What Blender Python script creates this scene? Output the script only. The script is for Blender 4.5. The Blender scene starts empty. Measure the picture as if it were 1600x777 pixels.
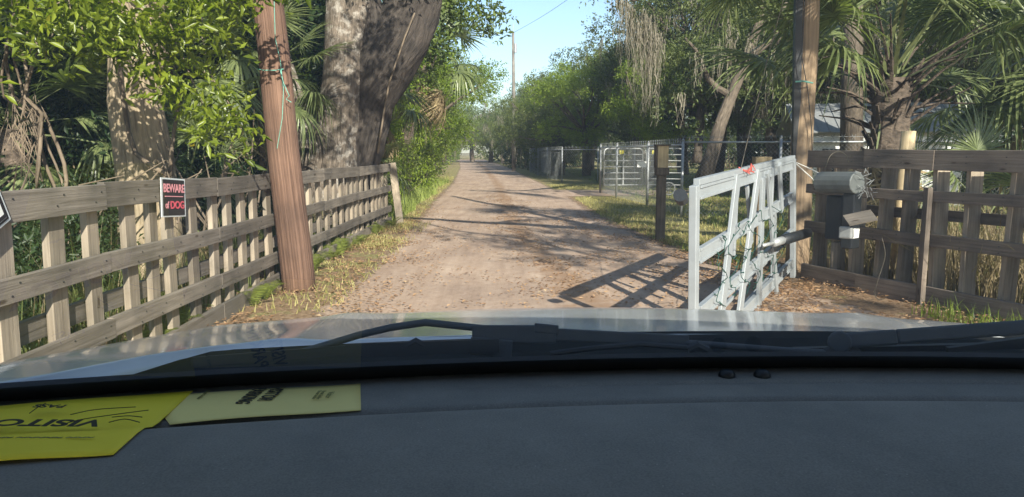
import bpy, math, random
import numpy as np
from mathutils import Vector, Matrix, Euler
R = math.radians
random.seed(7); rng = np.random.default_rng(7)
S = bpy.context.scene
COL = S.collection

# ------------------------------------------------------------------ camera
F = 1155.0; CX = 800.0; CY = 388.5; HOR = 238.0; H = 1.55
TH = math.atan((CY - HOR) / F)
cd = bpy.data.cameras.new('camera'); cam = bpy.data.objects.new('camera', cd); COL.objects.link(cam)
cam.location = (0, 0, H); cam.rotation_euler = (math.pi / 2 - TH, 0, 0)
cd.sensor_width = 36.0; cd.lens = 36.0 * F / 1600.0; cd.clip_start = 0.05; cd.clip_end = 3000
S.camera = cam
# ------------------------------------------------------------------ light
LD = Vector((-0.86, 2.35, -1.32)).normalized()       # the way the sunlight travels
SE = math.asin(-LD.z)
w = bpy.data.worlds.new('World'); S.world = w; w.use_nodes = True
nt = w.node_tree; bg = nt.nodes['Background']
sky = nt.nodes.new('ShaderNodeTexSky'); sky.sky_type = 'NISHITA'; sky.sun_disc = False
sky.sun_elevation = SE; sky.sun_rotation = math.atan2(-LD.x, -LD.y)
sky.air_density = 1.0; sky.dust_density = 0.6; sky.ozone_density = 2.2
nt.links.new(sky.outputs[0], bg.inputs[0]); bg.inputs[1].default_value = 0.105
sl = bpy.data.lights.new('sun', 'SUN'); so = bpy.data.objects.new('sun', sl); COL.objects.link(so)
sl.energy = 5.0; sl.angle = R(0.5); sl.color = (1.0, 0.93, 0.82)
so.rotation_euler = LD.to_track_quat('-Z', 'Y').to_euler(); so.location = (20, -30, 30)
S.view_settings.view_transform = 'Standard'; S.view_settings.look = 'None'
S.view_settings.exposure = 1.18; S.view_settings.gamma = 1; S.view_settings.use_curve_mapping = False
S.cycles.max_bounces = 7; S.cycles.diffuse_bounces = 3; S.cycles.transmission_bounces = 3
S.cycles.glossy_bounces = 3; S.cycles.transparent_max_bounces = 12
S.cycles.use_denoising = True; S.cycles.caustics_reflective = False; S.cycles.caustics_refractive = False
S.cycles.sample_clamp_indirect = 5

# ------------------------------------------------------------------ projection helpers (reading distances off the photograph)
_c, _s = math.cos(TH), math.sin(TH)
def at(px, py, Y):
    u = (px - CX) / F; v = (CY - py) / F
    dy = _c + _s * v; dz = -_s + _c * v
    t = Y / dy
    return Vector((u * t, Y, H + dz * t))
def G(px, py, z=0.0):
    u = (px - CX) / F; v = (CY - py) / F
    dy = _c + _s * v; dz = -_s + _c * v
    t = (z - H) / dz
    return Vector((u * t, dy * t, z))

# ------------------------------------------------------------------ object helpers
def tag(o, label=None, cat=None, group=None, kind=None):
    if label: o['label'] = label
    if cat: o['category'] = cat
    if group: o['group'] = group
    if kind: o['kind'] = kind
    return o
def empty(name, loc=(0, 0, 0), rz=0, label=None, cat=None, group=None):
    o = bpy.data.objects.new(name, None); COL.objects.link(o); o.location = loc; o.rotation_euler = (0, 0, rz)
    o.empty_display_size = 0.2
    return tag(o, label, cat, group)
def link(name, me, parent=None):
    o = bpy.data.objects.new(name, me); COL.objects.link(o)
    if parent: o.parent = parent
    return o
def copy_tree(o, parent=None):
    c = o.copy(); COL.objects.link(c); c.parent = parent
    for ch in list(o.children): copy_tree(ch, c)
    return c

# ------------------------------------------------------------------ materials
def newmat(name):
    m = bpy.data.materials.new(name); m.use_nodes = True
    n = m.node_tree; return m, n, n.nodes['Principled BSDF']
def N(n, t, **k):
    x = n.nodes.new(t)
    for a, b in k.items(): setattr(x, a, b)
    return x
def ramp(n, stops):
    r = N(n, 'ShaderNodeValToRGB'); e = r.color_ramp.elements
    while len(e) < len(stops): e.new(0.5)
    for i, (p, c) in enumerate(stops):
        e[i].position = p; e[i].color = (c[0], c[1], c[2], 1)
    return r
def simple(name, col, rough=0.6, metal=0.0, spec=0.4, var=0.25, scale=12.0, bump=0.0, coat=0.0):
    m, n, b = newmat(name)
    tc = N(n, 'ShaderNodeTexCoord'); nz = N(n, 'ShaderNodeTexNoise'); nz.inputs['Scale'].default_value = scale
    nz.inputs['Detail'].default_value = 5
    n.links.new(tc.outputs['Object'], nz.inputs['Vector'])
    r = ramp(n, [(0.3, [c * (1 - var) for c in col]), (0.7, [min(1, c * (1 + var)) for c in col])])
    n.links.new(nz.outputs['Fac'], r.inputs[0]); n.links.new(r.outputs[0], b.inputs['Base Color'])
    b.inputs['Roughness'].default_value = rough; b.inputs['Metallic'].default_value = metal
    b.inputs['Specular IOR Level'].default_value = spec; b.inputs['Coat Weight'].default_value = coat
    if bump:
        bp = N(n, 'ShaderNodeBump'); bp.inputs['Strength'].default_value = bump; bp.inputs['Distance'].default_value = 0.02
        n.links.new(nz.outputs['Fac'], bp.inputs['Height']); n.links.new(bp.outputs[0], b.inputs['Normal'])
    return m
def grain(name, dark, light, stretch=(1.2, 26), blot=3.0, bump=0.35, rough=0.85, lime=None, knots=False, dist=0.015, detail=6):
    """wood or bark: streaks along the u of the uv map"""
    m, n, b = newmat(name)
    uv = N(n, 'ShaderNodeUVMap', uv_map='uv'); mp = N(n, 'ShaderNodeMapping')
    mp.inputs['Scale'].default_value = (stretch[0], stretch[1], 1)
    n.links.new(uv.outputs[0], mp.inputs[0])
    nz = N(n, 'ShaderNodeTexNoise'); nz.inputs['Scale'].default_value = 1.0; nz.inputs['Detail'].default_value = detail
    nz.inputs['Roughness'].default_value = 0.62; nz.inputs['Distortion'].default_value = 0.4
    n.links.new(mp.outputs[0], nz.inputs['Vector'])
    r = ramp(n, [(0.3, dark), (0.5, [(a + c) / 2 for a, c in zip(dark, light)]), (0.72, light)])
    n.links.new(nz.outputs['Fac'], r.inputs[0])
    n2 = N(n, 'ShaderNodeTexNoise'); n2.inputs['Scale'].default_value = blot; n2.inputs['Detail'].default_value = 4
    tc = N(n, 'ShaderNodeTexCoord'); n.links.new(tc.outputs['Object'], n2.inputs['Vector'])
    r2 = ramp(n, [(0.32, (0.62, 0.62, 0.62)), (0.68, (1.15, 1.12, 1.08))])
    n.links.new(n2.outputs['Fac'], r2.inputs[0])
    mx = N(n, 'ShaderNodeMix', data_type='RGBA', blend_type='MULTIPLY'); mx.inputs[0].default_value = 1
    n.links.new(r.outputs[0], mx.inputs[6]); n.links.new(r2.outputs[0], mx.inputs[7])
    out = mx.outputs[2]
    if lime:      # lichen patches
        n3 = N(n, 'ShaderNodeTexNoise'); n3.inputs['Scale'].default_value = 5.5; n3.inputs['Detail'].default_value = 8; n3.inputs['Roughness'].default_value = 0.7
        n.links.new(tc.outputs['Object'], n3.inputs['Vector'])
        r3 = ramp(n, [(0.50, (0, 0, 0)), (0.60, (1, 1, 1))]); n.links.new(n3.outputs['Fac'], r3.inputs[0])
        m3 = N(n, 'ShaderNodeMix', data_type='RGBA'); n.links.new(r3.outputs[0], m3.inputs[0])
        n.links.new(out, m3.inputs[6]); m3.inputs[7].default_value = (*lime, 1); out = m3.outputs[2]
    if knots:
        vo = N(n, 'ShaderNodeTexVoronoi'); mp2 = N(n, 'ShaderNodeMapping'); mp2.inputs['Scale'].default_value = (2.2, 7, 1)
        n.links.new(uv.outputs[0], mp2.inputs[0]); n.links.new(mp2.outputs[0], vo.inputs['Vector']); vo.inputs['Scale'].default_value = 1.0
        r4 = ramp(n, [(0.05, (0.35, 0.3, 0.27)), (0.11, (1, 1, 1))]); n.links.new(vo.outputs['Distance'], r4.inputs[0])
        m4 = N(n, 'ShaderNodeMix', data_type='RGBA', blend_type='MULTIPLY'); m4.inputs[0].default_value = 1
        n.links.new(out, m4.inputs[6]); n.links.new(r4.outputs[0], m4.inputs[7]); out = m4.outputs[2]
    oi = N(n, 'ShaderNodeObjectInfo'); mrr = N(n, 'ShaderNodeMapRange'); mrr.inputs[3].default_value = 0.78; mrr.inputs[4].default_value = 1.22
    n.links.new(oi.outputs['Random'], mrr.inputs[0]); vm = N(n, 'ShaderNodeVectorMath', operation='SCALE'); n.links.new(out, vm.inputs[0]); n.links.new(mrr.outputs[0], vm.inputs['Scale']); out = vm.outputs[0]
    n.links.new(out, b.inputs['Base Color'])
    b.inputs['Roughness'].default_value = rough; b.inputs['Specular IOR Level'].default_value = 0.25
    bp = N(n, 'ShaderNodeBump'); bp.inputs['Strength'].default_value = bump; bp.inputs['Distance'].default_value = dist
    n.links.new(nz.outputs['Fac'], bp.inputs['Height']); n.links.new(bp.outputs[0], b.inputs['Normal'])
    return m
def leafmat(name, c0, c1, c2=None, trans=0.35, rough=0.45, spec=0.35):
    """leaf colours vary from leaf to leaf by the 'tint' attribute and from plant to plant by the object colour"""
    m, n, b = newmat(name)
    a = N(n, 'ShaderNodeAttribute', attribute_name='tint')
    st = [(0.0, c0), (0.75, c1)] + ([(0.97, c1), (1.0, c2)] if c2 else [])
    r = ramp(n, st); n.links.new(a.outputs['Fac'], r.inputs[0])
    oi = N(n, 'ShaderNodeObjectInfo')
    mx = N(n, 'ShaderNodeMix', data_type='RGBA', blend_type='MULTIPLY'); mx.inputs[0].default_value = 1
    n.links.new(r.outputs[0], mx.inputs[6]); n.links.new(oi.outputs['Color'], mx.inputs[7])
    n.links.new(mx.outputs[2], b.inputs['Base Color'])
    b.inputs['Roughness'].default_value = rough; b.inputs['Specular IOR Level'].default_value = spec
    tr = N(n, 'ShaderNodeBsdfTranslucent')
    mt = N(n, 'ShaderNodeMix', data_type='RGBA', blend_type='MULTIPLY'); mt.inputs[0].default_value = 1
    n.links.new(mx.outputs[2], mt.inputs[6]); mt.inputs[7].default_value = (1.5, 1.7, 0.7, 1)
    n.links.new(mt.outputs[2], tr.inputs[0])
    ms = N(n, 'ShaderNodeMixShader'); ms.inputs[0].default_value = trans
    n.links.new(b.outputs[0], ms.inputs[1]); n.links.new(tr.outputs[0], ms.inputs[2])
    n.links.new(ms.outputs[0], n.nodes['Material Output'].inputs[0])
    return m
M = {}
M['fence'] = grain('weathered_fence_wood', (0.13, 0.112, 0.09), (0.25, 0.22, 0.185), (1.4, 34), 2.2, 0.5, knots=True)
M['fence2'] = grain('weathered_shaded_wood', (0.13, 0.105, 0.085), (0.27, 0.225, 0.18), (1.4, 34), 2.2, 0.5, knots=True)
M['slat'] = grain('fence_slat_wood', (0.20, 0.165, 0.125), (0.40, 0.34, 0.265), (1.4, 30), 2.5, 0.4, knots=True)
M['pole_red'] = grain('red_brown_pole_wood', (0.075, 0.043, 0.030), (0.225, 0.138, 0.098), (0.9, 42), 1.6, 0.9, dist=0.03)
M['pole_tan'] = grain('tan_pole_wood', (0.25, 0.175, 0.11), (0.47, 0.35, 0.23), (0.8, 34), 1.8, 0.8, dist=0.02)
M['pole_grey'] = grain('grey_pole_wood', (0.14, 0.13, 0.11), (0.27, 0.25, 0.22), (0.8, 30), 1.8, 0.6)
M['bark_tan'] = grain('tan_bark', (0.20, 0.155, 0.10), (0.44, 0.36, 0.25), (3.5, 26), 3.0, 0.9, dist=0.03)
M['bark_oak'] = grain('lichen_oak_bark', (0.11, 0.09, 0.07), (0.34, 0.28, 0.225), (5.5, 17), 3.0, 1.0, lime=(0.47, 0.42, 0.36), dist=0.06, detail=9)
M['bark_fork'] = grain('shaded_oak_bark', (0.035, 0.029, 0.025), (0.125, 0.105, 0.09), (4.5, 15), 3.0, 1.0, dist=0.07, detail=9)  # fork's bark coloured darker to stand for the shade on that stem
M['bark'] = grain('dark_bark', (0.06, 0.048, 0.036), (0.19, 0.155, 0.12), (4, 16), 3.0, 0.9, dist=0.04)
M['bark_palm'] = grain('palm_bark', (0.06, 0.048, 0.037), (0.20, 0.155, 0.12), (16, 6), 4.0, 1.0, dist=0.04)
M['twig'] = grain('twig_bark', (0.12, 0.09, 0.06), (0.30, 0.24, 0.18), (4, 8), 4.0, 0.4)
M['board'] = grain('pale_cut_wood', (0.36, 0.28, 0.16), (0.60, 0.48, 0.30), (1.2, 24), 3, 0.3)
M['postdark'] = grain('dark_post_wood', (0.075, 0.06, 0.045), (0.21, 0.17, 0.13), (1.2, 24), 4, 0.6)
M['leaf_near'] = leafmat('bay_leaves', (0.070, 0.105, 0.010), (0.235, 0.285, 0.025), (0.40, 0.16, 0.05), 0.45, 0.35, 0.5)
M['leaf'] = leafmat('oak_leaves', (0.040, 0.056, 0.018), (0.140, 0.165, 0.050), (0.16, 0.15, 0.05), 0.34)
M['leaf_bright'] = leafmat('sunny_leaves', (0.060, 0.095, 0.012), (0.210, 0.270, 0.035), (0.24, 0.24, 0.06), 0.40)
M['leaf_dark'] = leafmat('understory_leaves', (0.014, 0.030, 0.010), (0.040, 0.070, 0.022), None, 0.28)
M['grass'] = leafmat('grass_blades', (0.19, 0.185, 0.06), (0.44, 0.39, 0.17), (0.50, 0.42, 0.21), 0.3, 0.7, 0.2)
M['reed'] = leafmat('dry_reeds', (0.13, 0.10, 0.05), (0.34, 0.27, 0.16), (0.10, 0.14, 0.04), 0.25, 0.7, 0.2)
M['palm'] = leafmat('palm_leaf', (0.065, 0.088, 0.032), (0.200, 0.235, 0.095), (0.30, 0.26, 0.13), 0.30, 0.38, 0.5)
M['deadpalm'] = leafmat('dead_palm_leaf', (0.17, 0.12, 0.07), (0.42, 0.33, 0.19), None, 0.25, 0.7, 0.2)
M['petiole'] = simple('palm_stalk', (0.13, 0.15, 0.06), 0.5, var=0.3)
M['fern'] = leafmat('fern_leaf', (0.10, 0.13, 0.025), (0.21, 0.24, 0.05), None, 0.4)
M['moss'] = leafmat('spanish_moss', (0.15, 0.13, 0.10), (0.31, 0.275, 0.22), None, 0.30, 0.9, 0.1)
M['litter'] = leafmat('fallen_leaves', (0.20, 0.105, 0.055), (0.46, 0.29, 0.16), (0.55, 0.42, 0.25), 0.15, 0.8, 0.15)
M['alu'] = simple('grey_white_gate_paint', (0.32, 0.345, 0.355), 0.42, 0.1, 0.5, 0.09, 7)
M['galv'] = simple('galvanised_steel', (0.34, 0.35, 0.345), 0.5, 0.4, 0.5, 0.15, 20)
M['galvdark'] = simple('dull_steel_wire', (0.22, 0.23, 0.225), 0.65, 0.2, 0.4, 0.15, 20)
M['blackplastic'] = simple('black_plastic', (0.016, 0.018, 0.020), 0.45, 0, 0.4, 0.2, 30)
M['cowl'] = simple('matt_black_cowl', (0.012, 0.013, 0.013), 0.95, 0, 0.05, 0.2, 30)
M['drum'] = simple('dull_zinc', (0.12, 0.13, 0.125), 0.5, 0.2, 0.4, 0.2, 8)
M['rubber'] = simple('wiper_rubber', (0.010, 0.011, 0.013), 0.55, 0, 0.4, 0.2, 30)
M['wiperarm'] = simple('wiper_arm_paint', (0.050, 0.055, 0.060), 0.6, 0, 0.3, 0.1, 30)
M['greenwire'] = simple('dark_green_wire', (0.012, 0.055, 0.040), 0.5, 0, 0.4, 0.2, 30)
M['teal'] = simple('faded_green_cord', (0.16, 0.40, 0.32), 0.6, 0, 0.3, 0.2, 30)
M['whiteplastic'] = simple('white_plastic', (0.66, 0.66, 0.62), 0.45, 0, 0.4, 0.08, 20)
M['white'] = simple('white_paint', (0.76, 0.76, 0.72), 0.6, 0, 0.3, 0.06, 4)
M['redcloth'] = simple('faded_red_rag', (0.42, 0.10, 0.08), 0.9, 0, 0.1, 0.3, 30)
M['yellowsign'] = simple('yellow_tag', (0.70, 0.62, 0.05), 0.5, 0, 0.4, 0.05, 20)
M['brown_brick'] = simple('dull_grey_wall', (0.26, 0.24, 0.2), 0.9, var=0.2)

def dashmat():
    m, n, b = newmat('dashboard_vinyl')
    tc = N(n, 'ShaderNodeTexCoord'); nz = N(n, 'ShaderNodeTexNoise'); nz.inputs['Scale'].default_value = 420; nz.inputs['Detail'].default_value = 3
    n.links.new(tc.outputs['Object'], nz.inputs['Vector'])
    r = ramp(n, [(0.3, (0.20, 0.183, 0.155)), (0.7, (0.27, 0.248, 0.212))]); n.links.new(nz.outputs['Fac'], r.inputs[0])
    n2 = N(n, 'ShaderNodeTexNoise'); n2.inputs['Scale'].default_value = 7; n2.inputs['Detail'].default_value = 8; n2.inputs['Roughness'].default_value = 0.7
    n.links.new(tc.outputs['Object'], n2.inputs['Vector']); r2 = ramp(n, [(0.3, (0.84, 0.84, 0.84)), (0.7, (1.14, 1.13, 1.11))]); n.links.new(n2.outputs['Fac'], r2.inputs[0])
    vo = N(n, 'ShaderNodeTexVoronoi'); vo.inputs['Scale'].default_value = 55; n.links.new(tc.outputs['Object'], vo.inputs['Vector'])
    r3 = ramp(n, [(0.035, (1.7, 1.7, 1.7)), (0.06, (1, 1, 1))]); n.links.new(vo.outputs['Distance'], r3.inputs[0])
    mx = N(n, 'ShaderNodeMix', data_type='RGBA', blend_type='MULTIPLY'); mx.inputs[0].default_value = 1; n.links.new(r.outputs[0], mx.inputs[6]); n.links.new(r2.outputs[0], mx.inputs[7])
    my = N(n, 'ShaderNodeMix', data_type='RGBA', blend_type='MULTIPLY'); my.inputs[0].default_value = 1; n.links.new(mx.outputs[2], my.inputs[6]); n.links.new(r3.outputs[0], my.inputs[7])
    n.links.new(my.outputs[2], b.inputs['Base Color'])
    bp = N(n, 'ShaderNodeBump'); bp.inputs['Strength'].default_value = 0.25; bp.inputs['Distance'].default_value = 0.001
    n.links.new(nz.outputs['Fac'], bp.inputs['Height']); n.links.new(bp.outputs[0], b.inputs['Normal'])
    b.inputs['Roughness'].default_value = 0.75; b.inputs['Specular IOR Level'].default_value = 0.25
    return m
M['dash'] = dashmat()
def carpaint():
    m, n, b = newmat('silver_car_paint')
    tc = N(n, 'ShaderNodeTexCoord'); nz = N(n, 'ShaderNodeTexNoise'); nz.inputs['Scale'].default_value = 5; nz.inputs['Detail'].default_value = 7
    n.links.new(tc.outputs['Object'], nz.inputs['Vector'])
    r = ramp(n, [(0.35, (0.58, 0.59, 0.575)), (0.7, (0.68, 0.69, 0.675))]); n.links.new(nz.outputs['Fac'], r.inputs[0])
    n.links.new(r.outputs[0], b.inputs['Base Color'])
    rr = N(n, 'ShaderNodeMapRange'); rr.inputs[3].default_value = 0.10; rr.inputs[4].default_value = 0.28
    n.links.new(nz.outputs['Fac'], rr.inputs[0]); n.links.new(rr.outputs[0], b.inputs['Roughness'])
    b.inputs['Metallic'].default_value = 0.25; b.inputs['Coat Weight'].default_value = 0.6; b.inputs['Coat Roughness'].default_value = 0.08
    return m
M['paint'] = carpaint()
def glassmat(name, refl=1.6, film=0.03, tint=(0.93, 0.96, 0.95)):
    m, n, b = newmat(name); n.nodes.remove(b)
    ge = N(n, 'ShaderNodeNewGeometry'); dp = N(n, 'ShaderNodeVectorMath', operation='DOT_PRODUCT')
    n.links.new(ge.outputs['Normal'], dp.inputs[0]); n.links.new(ge.outputs['Incoming'], dp.inputs[1])
    ab = N(n, 'ShaderNodeMath', operation='ABSOLUTE'); n.links.new(dp.outputs['Value'], ab.inputs[0])
    s1 = N(n, 'ShaderNodeMath', operation='SUBTRACT'); s1.inputs[0].default_value = 1; n.links.new(ab.outputs[0], s1.inputs[1])
    pw = N(n, 'ShaderNodeMath', operation='POWER'); n.links.new(s1.outputs[0], pw.inputs[0]); pw.inputs[1].default_value = 5
    ma = N(n, 'ShaderNodeMath', operation='MULTIPLY_ADD'); n.links.new(pw.outputs[0], ma.inputs[0]); ma.inputs[1].default_value = 0.96 * refl; ma.inputs[2].default_value = 0.04 * refl
    cl = N(n, 'ShaderNodeClamp'); n.links.new(ma.outputs[0], cl.inputs[0])
    tp = N(n, 'ShaderNodeBsdfTransparent'); tp.inputs[0].default_value = (*tint, 1)
    gl = N(n, 'ShaderNodeBsdfGlossy'); gl.inputs['Roughness'].default_value = 0.0
    mx = N(n, 'ShaderNodeMixShader'); n.links.new(cl.outputs[0], mx.inputs[0])
    n.links.new(tp.outputs[0], mx.inputs[1]); n.links.new(gl.outputs[0], mx.inputs[2])
    # thin dust film on the glass, also standing in for the hazy veil
    tr = N(n, 'ShaderNodeBsdfTranslucent'); tr.inputs[0].default_value = (0.75, 0.78, 0.78, 1)
    m2 = N(n, 'ShaderNodeMixShader'); m2.inputs[0].default_value = film
    n.links.new(mx.outputs[0], m2.inputs[1]); n.links.new(tr.outputs[0], m2.inputs[2])
    n.links.new(m2.outputs[0], n.nodes['Material Output'].inputs[0])
    return m
M['windshield'] = glassmat('windshield_glass', 2.1, 0.028)
M['sideglass'] = glassmat('tinted_side_glass', 1.2, 0.02, (0.35, 0.38, 0.38))

# ------------------------------------------------------------------ mesh builder for hard things (uv: u along the length in metres)
class MB:
    def __init__(s): s.v = []; s.f = []; s.uv = []; s.mi = []
    def face(s, idx, uvs, mi=0): s.f.append(idx); s.uv.append(uvs); s.mi.append(mi)
    def bar(s, a, b, wd, ht, side=None, mi=0, off=None, taper=1.0):
        """a board from a to b; wd is measured along `side`, ht across it"""
        a = Vector(a); b = Vector(b); d = (b - a); L = d.length; d.normalize()
        if side is None: side = Vector((0, 0, 1)) if abs(d.z) < 0.9 else Vector((1, 0, 0))
        u = Vector(side); u = (u - d * u.dot(d)).normalized(); v = d.cross(u)
        k = len(s.v); ro = random.random() * 50 if off is None else off; rv = random.random() * 50
        for p, t in ((a, 1), (b, taper)):
            for su, sv in ((-1, -1), (1, -1), (1, 1), (-1, 1)): s.v.append(p + u * su * wd / 2 * t + v * sv * ht / 2 * t)
        e = [0, wd, wd + ht, 2 * wd + ht, 2 * wd + 2 * ht]
        for i in range(4):
            j = (i + 1) % 4
            s.face((k + i, k + j, k + 4 + j, k + 4 + i), [(ro, rv + e[i]), (ro, rv + e[i + 1]), (ro + L, rv + e[i + 1]), (ro + L, rv + e[i])], mi)
        s.face((k + 3, k + 2, k + 1, k), [(ro, rv), (ro + wd, rv), (ro + wd, rv + ht), (ro, rv + ht)], mi)
        s.face((k + 4, k + 5, k + 6, k + 7), [(ro, rv), (ro + wd, rv), (ro + wd, rv + ht), (ro, rv + ht)], mi)
    def box(s, c, sx, sy, sz, rz=0, mi=0):
        c = Vector(c); d = Vector((0, 0, sz / 2))
        s.bar(c - d, c + d, sx, sy, (math.cos(rz), math.sin(rz), 0), mi)
    def tube(s, pts, rad, seg=8, bump=0.0, mi=0, cap=True, fr=3.0):
        pts = [Vector(p) for p in pts]; n = len(pts)
        if not hasattr(rad, '__len__'): rad = [rad] * n
        ph = [random.random() * 6.28 for _ in range(4)]; ro = random.random() * 30
        k = len(s.v); L = 0; up = None; Ls = []
        for i, p in enumerate(pts):
            d = (pts[min(i + 1, n - 1)] - pts[max(i - 1, 0)]).normalized()
            if up is None:
                up = Vector((1, 0, 0)) if abs(d.x) < 0.9 else Vector((0, 1, 0))
            up = (up - d * up.dot(d)).normalized(); w_ = d.cross(up)
            if i: L += (p - pts[i - 1]).length
            Ls.append(L)
            for j in range(seg):
                a = 2 * math.pi * j / seg
                q = 1 + bump * (math.sin(3 * a + ph[0] + L * 0.9) * 0.5 + math.sin(5 * a + ph[1] - L * fr * 0.7) * 0.3 + math.sin(2 * a + ph[2] + L * fr) * 0.5 + 0.35 * random.uniform(-1, 1))
                s.v.append(p + (up * math.cos(a) + w_ * math.sin(a)) * rad[i] * q)
        per = 2 * math.pi * max(rad)
        for i in range(n - 1):
            for j in range(seg):
                j2 = (j + 1) % seg
                s.face((k + i * seg + j, k + i * seg + j2, k + (i + 1) * seg + j2, k + (i + 1) * seg + j),
                       [(ro + Ls[i], per * j / seg), (ro + Ls[i], per * (j + 1) / seg), (ro + Ls[i + 1], per * (j + 1) / seg), (ro + Ls[i + 1], per * j / seg)], mi)
        if cap:
            s.face(tuple(k + j for j in range(seg))[::-1], [(j * .01, 0) for j in range(seg)], mi)
            s.face(tuple(k + (n - 1) * seg + j for j in range(seg)), [(j * .01, 0) for j in range(seg)], mi)
    def grid(s, P, mi=0):
        """P: rows of points"""
        k = len(s.v); nr = len(P); nc = len(P[0])
        for r_ in P:
            for p in r_: s.v.append(Vector(p))
        for i in range(nr - 1):
            for j in range(nc - 1):
                a = k + i * nc + j; ids = (a, a + 1, a + nc + 1, a + nc)
                s.face(ids, [(s.v[q].x, s.v[q].y) for q in ids], mi)
    def build(s, name, mats, parent=None, smooth=False, bevel=0, solid=0):
        me = bpy.data.meshes.new(name); me.from_pydata([tuple(v) for v in s.v], [], s.f)
        uvl = me.uv_layers.new(name='uv'); flat = [c for f in s.uv for u in f for c in u]
        uvl.data.foreach_set('uv', flat)
        if not isinstance(mats, (list, tuple)): mats = [mats]
        for m in mats: me.materials.append(m)
        me.polygons.foreach_set('material_index', s.mi)
        if smooth: me.polygons.foreach_set('use_smooth', [True] * len(s.f))
        me.update(); o = link(name, me, parent)
        if solid: md = o.modifiers.new('t', 'SOLIDIFY'); md.thickness = solid; md.offset = -1
        if bevel: md = o.modifiers.new('b', 'BEVEL'); md.width = bevel; md.segments = 2; md.limit_method = 'ANGLE'
        return o

def smooth(pts, k=6):
    pts = [Vector(p) for p in pts]; out = []
    for i in range(len(pts) - 1):
        p0, p1, p2, p3 = pts[max(0, i - 1)], pts[i], pts[i + 1], pts[min(len(pts) - 1, i + 2)]
        for j in range(k):
            t = j / k; out.append(0.5 * ((2 * p1) + (p2 - p0) * t + (2 * p0 - 5 * p1 + 4 * p2 - p3) * t * t + (3 * p1 - p0 - 3 * p2 + p3) * t ** 3))
    return out + [pts[-1]]
# ------------------------------------------------------------------ foliage (numpy)
def quads_mesh(name, V, mats, tint, mi=None):
    """V: (n,4,3) leaf quads, folded along the diagonal 0-2"""
    n = len(V); me = bpy.data.meshes.new(name)
    me.vertices.add(n * 4); me.vertices.foreach_set('co', V.reshape(-1).astype(np.float32))
    base = np.arange(n)[:, None] * 4
    tri = np.concatenate([base + np.array([[0, 1, 2]]), base + np.array([[0, 2, 3]])], 1).reshape(-1)
    me.loops.add(n * 6); me.loops.foreach_set('vertex_index', tri.astype(np.int32))
    me.polygons.add(n * 2); me.polygons.foreach_set('loop_start', (np.arange(n * 2) * 3).astype(np.int32))
    me.update(calc_edges=True)
    at_ = me.attributes.new('tint', 'FLOAT', 'FACE'); at_.data.foreach_set('value', np.repeat(tint, 2).astype(np.float32))
    if not isinstance(mats, (list, tuple)): mats = [mats]
    for m in mats: me.materials.append(m)
    if mi is not None: me.polygons.foreach_set('material_index', np.repeat(mi, 2).astype(np.int32))
    me.validate(); me.update()
    return me
def unit(n, r=rng):
    v = r.normal(size=(n, 3)); return v / np.linalg.norm(v, axis=1, keepdims=True)
def leafquads(P, D, size, aspect=0.4, r=rng, fold=0.18, up=0.5):
    """leaves at P pointing along D"""
    n = len(P); D = D / np.linalg.norm(D, axis=1, keepdims=True)
    q = unit(n, r) + np.array([0, 0, up]); W = np.cross(D, q); W /= np.linalg.norm(W, axis=1, keepdims=True) + 1e-9
    Nn = np.cross(W, D); L = (size * r.uniform(0.42, 1.35, n))[:, None]; w_ = L * aspect
    V = np.stack([P, P + D * L * 0.45 + W * w_ * 0.5 + Nn * L * fold, P + D * L, P + D * L * 0.45 - W * w_ * 0.5 + Nn * L * fold], 1)
    return V
def clump_leaves(clumps, per, size, aspect=0.45, seed=1, twig=0.28, flat=0.75, up=0.5):
    """clumps: rows (x,y,z,r). Leaves sit along short twigs inside every clump."""
    r = np.random.default_rng(seed); out = []; tints = []
    for (x, y, z, rad) in clumps:
        n = max(12, int(per * rad * rad)); nt_ = max(3, n // 9)
        u = unit(nt_, r); rr = rad * r.uniform(0.25, 1.0, nt_) ** 0.55
        C = u * rr[:, None] * np.array([1, 1, flat]) + np.array([x, y, z])
        d = u + unit(nt_, r) * 0.7 + np.array([0, 0, 0.12]); d /= np.linalg.norm(d, axis=1, keepdims=True)
        idx = r.integers(0, nt_, n); t = r.uniform(-0.5, 0.5, n)[:, None]
        P = C[idx] + d[idx] * t * twig * 1.6 + r.normal(size=(n, 3)) * twig * 0.16
        D = d[idx] * 0.6 + unit(n, r)
        out.append(leafquads(P, D, size, aspect, r, up=up))
        tc_ = r.uniform(0, 1, nt_) * 0.4 + r.uniform(-.12, .22); tints.append(np.clip(tc_[idx] + r.uniform(0, 0.45, n), 0, 0.985) + (r.uniform(0, 1, n) < 0.02) * 0.05)
    return np.concatenate(out), np.concatenate(tints)

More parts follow.
